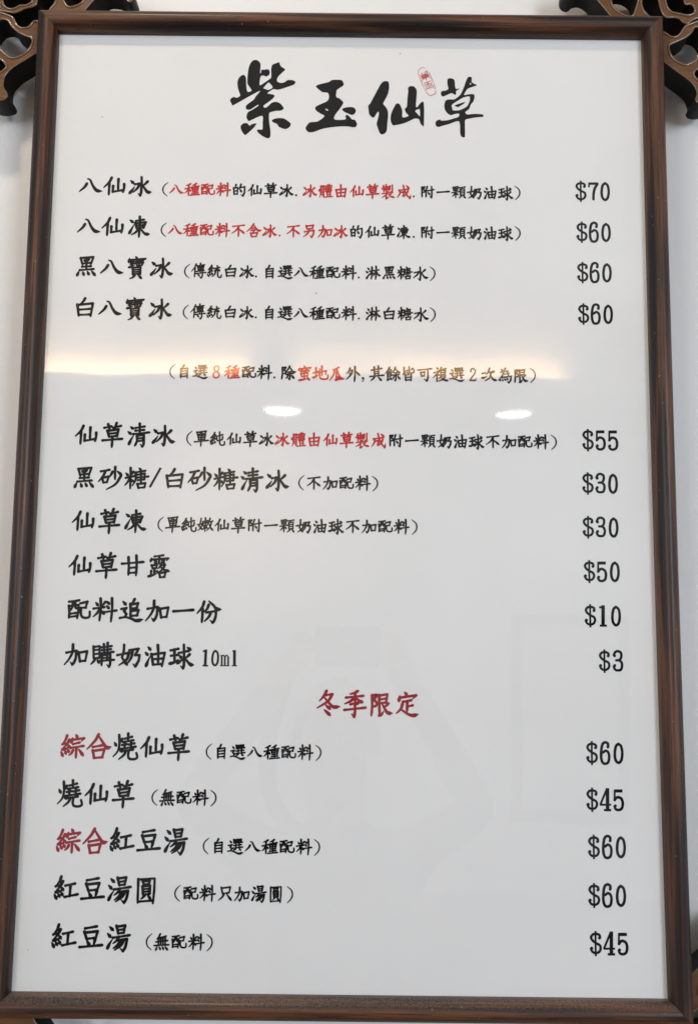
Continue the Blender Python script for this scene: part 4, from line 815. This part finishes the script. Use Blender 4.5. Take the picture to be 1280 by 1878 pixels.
# ---------------------------------------------------------------- the photographer, mirrored faintly in the glass
def photographer():
    root = empty('person', (-0.02, -1.29, -1.86))
    tag(root, 'person in dark clothes holding up a camera, a faint reflection in the lower glass', 'person')
    P, E, R_ = [], [], []
    def node(p, r, link=None):
        P.append(Vector(p) - root.location); R_.append(r)
        if link is not None: E.append((link, len(P) - 1))
        return len(P) - 1
    pel = node((-0.02, -1.30, -0.98), 0.135)
    bel = node((-0.02, -1.29, -0.86), 0.120, pel)
    che = node((-0.02, -1.27, -0.68), 0.140, bel)
    nb = node((-0.02, -1.25, -0.545), 0.066, che)
    nk = node((-0.02, -1.235, -0.485), 0.050, nb)
    h1 = node((-0.02, -1.205, -0.425), 0.066, nk)
    h2 = node((-0.02, -1.215, -0.335), 0.088, h1)
    node((-0.02, -1.215, -0.285), 0.060, h2)
    node((-0.02, -1.118, -0.385), 0.013, h1)                                  # nose
    for sx in (-1, 1):
        sh = node((-0.02 + sx * 0.165, -1.26, -0.585), 0.060, che)
        el = node((-0.02 + sx * 0.29, -1.10, -0.47), 0.043, sh)
        wr = node((-0.005 + sx * 0.115, -1.055, -0.215), 0.029, el)
        pa = node((0.0 + sx * 0.098, -1.045, -0.175), 0.026, wr)
        for k, ln in enumerate((0.030, 0.034, 0.032, 0.025)):
            z = -0.135 - 0.019 * k
            a = node((sx * 0.096, -1.030, z), 0.0095, pa)
            b = node((sx * 0.088, -1.012, z + 0.002), 0.0085, a)
            node((sx * (0.088 - ln * 0.8), -1.006, z + 0.003), 0.0075, b)
        th = node((sx * 0.082, -1.078, -0.170), 0.0110, pa)
        node((sx * 0.060, -1.088, -0.150), 0.0095, th)
        hp = node((-0.02 + sx * 0.095, -1.30, -1.06), 0.098, pel)
        kn = node((-0.02 + sx * 0.105, -1.285, -1.42), 0.060, hp)
        an = node((-0.02 + sx * 0.110, -1.31, -1.78), 0.040, kn)
        node((-0.02 + sx * 0.125, -1.17, -1.825), 0.036, an)
    me = bpy.data.meshes.new('body')
    me.from_pydata([tuple(p) for p in P], E, [])
    o = bpy.data.objects.new('body', me)
    C.objects.link(o)
    o.parent = root
    sk = o.modifiers.new('skin', 'SKIN')
    for i, sv in enumerate(me.skin_vertices[0].data):
        sv.radius = (R_[i], R_[i])
        sv.use_root = (i == 0)
    o.modifiers.new('subd', 'SUBSURF').levels = 2
    bpy.context.view_layer.update()
    dg = bpy.context.evaluated_depsgraph_get()
    me2 = bpy.data.meshes.new_from_object(o.evaluated_get(dg))
    o.modifiers.clear()
    o.data = me2
    me2.materials.clear()
    for mm in (plain('skin', (0.42, 0.27, 0.19), 0.5), plain('dark_shirt', (0.035, 0.035, 0.04), 0.85), plain('dark_trousers', (0.02, 0.022, 0.03), 0.85), plain('shoe_leather', (0.02, 0.015, 0.012), 0.5)):
        me2.materials.append(mm)
    for fc in me2.polygons:
        c = fc.center + root.location
        fc.use_smooth = True
        arm = abs(c.x + 0.02) > 0.05 and c.z > -0.26
        fc.material_index = 0 if (c.z > -0.515 and abs(c.x + 0.02) < 0.11 and not arm) or (c.z > -0.235) else 1 if c.z > -0.97 else 2 if c.z > -1.77 else 3
    # hair as a cap over the skull
    bm = bmesh.new()
    bmesh.ops.create_uvsphere(bm, u_segments=24, v_segments=16, radius=1.0)
    bmesh.ops.delete(bm, geom=[q for q in bm.verts if q.co.z < -0.55 or (q.co.y > 0.45 and q.co.z < 0.38)], context='VERTS')
    for q in bm.verts:
        j = 1 + 0.03 * math.sin(9 * q.co.x + 7 * q.co.z) + 0.02 * math.sin(17 * q.co.y)
        q.co = Vector((q.co.x * 0.096 * j, q.co.y * 0.112 * j, q.co.z * 0.118 * j)) + Vector((-0.02, -1.222, -0.345)) - root.location
    hm = bpy.data.meshes.new('hair')
    bm.to_mesh(hm); bm.free()
    hm.materials.append(plain('black_hair', (0.012, 0.010, 0.009), 0.5))
    for fc in hm.polygons: fc.use_smooth = True
    ho = bpy.data.objects.new('hair', hm); C.objects.link(ho); ho.parent = root
photographer()

def photo_camera():
    root = empty('camera', (0.005, -1.05, -0.20))
    tag(root, 'black camera held up by the person, its strap hanging down at one side', 'camera')
    blk = plain('camera_leather', (0.02, 0.02, 0.02), 0.6)
    bm = bmesh.new()
    bmesh.ops.create_cube(bm, size=1.0)
    for q in bm.verts: q.co = Vector((q.co.x * 0.135, q.co.y * 0.045 - 0.012, q.co.z * 0.085 + 0.045))
    bmesh.ops.bevel(bm, geom=bm.edges[:], offset=0.008, segments=3, affect='EDGES')
    me = bpy.data.meshes.new('camera_body'); bm.to_mesh(me); bm.free(); me.materials.append(blk)
    o = bpy.data.objects.new('camera_body', me); C.objects.link(o); o.parent = root
    bm = bmesh.new()
    bmesh.ops.create_cone(bm, cap_ends=True, segments=32, radius1=0.031, radius2=0.034, depth=0.036)
    bmesh.ops.rotate(bm, verts=bm.verts, matrix=Matrix.Rotation(-math.pi / 2, 3, 'X'))
    bmesh.ops.translate(bm, verts=bm.verts, vec=(0, 0.0285, 0.045))
    me = bpy.data.meshes.new('lens_barrel'); bm.to_mesh(me); bm.free(); me.materials.append(blk)
    o = bpy.data.objects.new('lens_barrel', me); C.objects.link(o); o.parent = root
    path = catmull([(-0.068, 0.06), (-0.10, 0.03), (-0.13, -0.05), (-0.155, -0.16), (-0.14, -0.26), (-0.08, -0.31), (-0.02, -0.25)], 8)
    vv, ff = [], []
    for i, p in enumerate(path):
        a = Vector(path[max(i - 1, 0)]); c = Vector(path[min(i + 1, len(path) - 1)])
        d = (c - a).normalized()
        for w, y in ((0.017, 0), (0.017, 0.003), (-0.017, 0.003), (-0.017, 0)):
            vv.append((p[0] - d.y * w, y - 0.01 - 0.02 * math.sin(i / len(path) * 3), p[1] + d.x * w))
    for i in range(len(path) - 1):
        for s in range(4):
            ff.append((i * 4 + s, i * 4 + (s + 1) % 4, i * 4 + 4 + (s + 1) % 4, i * 4 + 4 + s))
    link_mesh('strap', vv, ff, blk, root)
photo_camera()
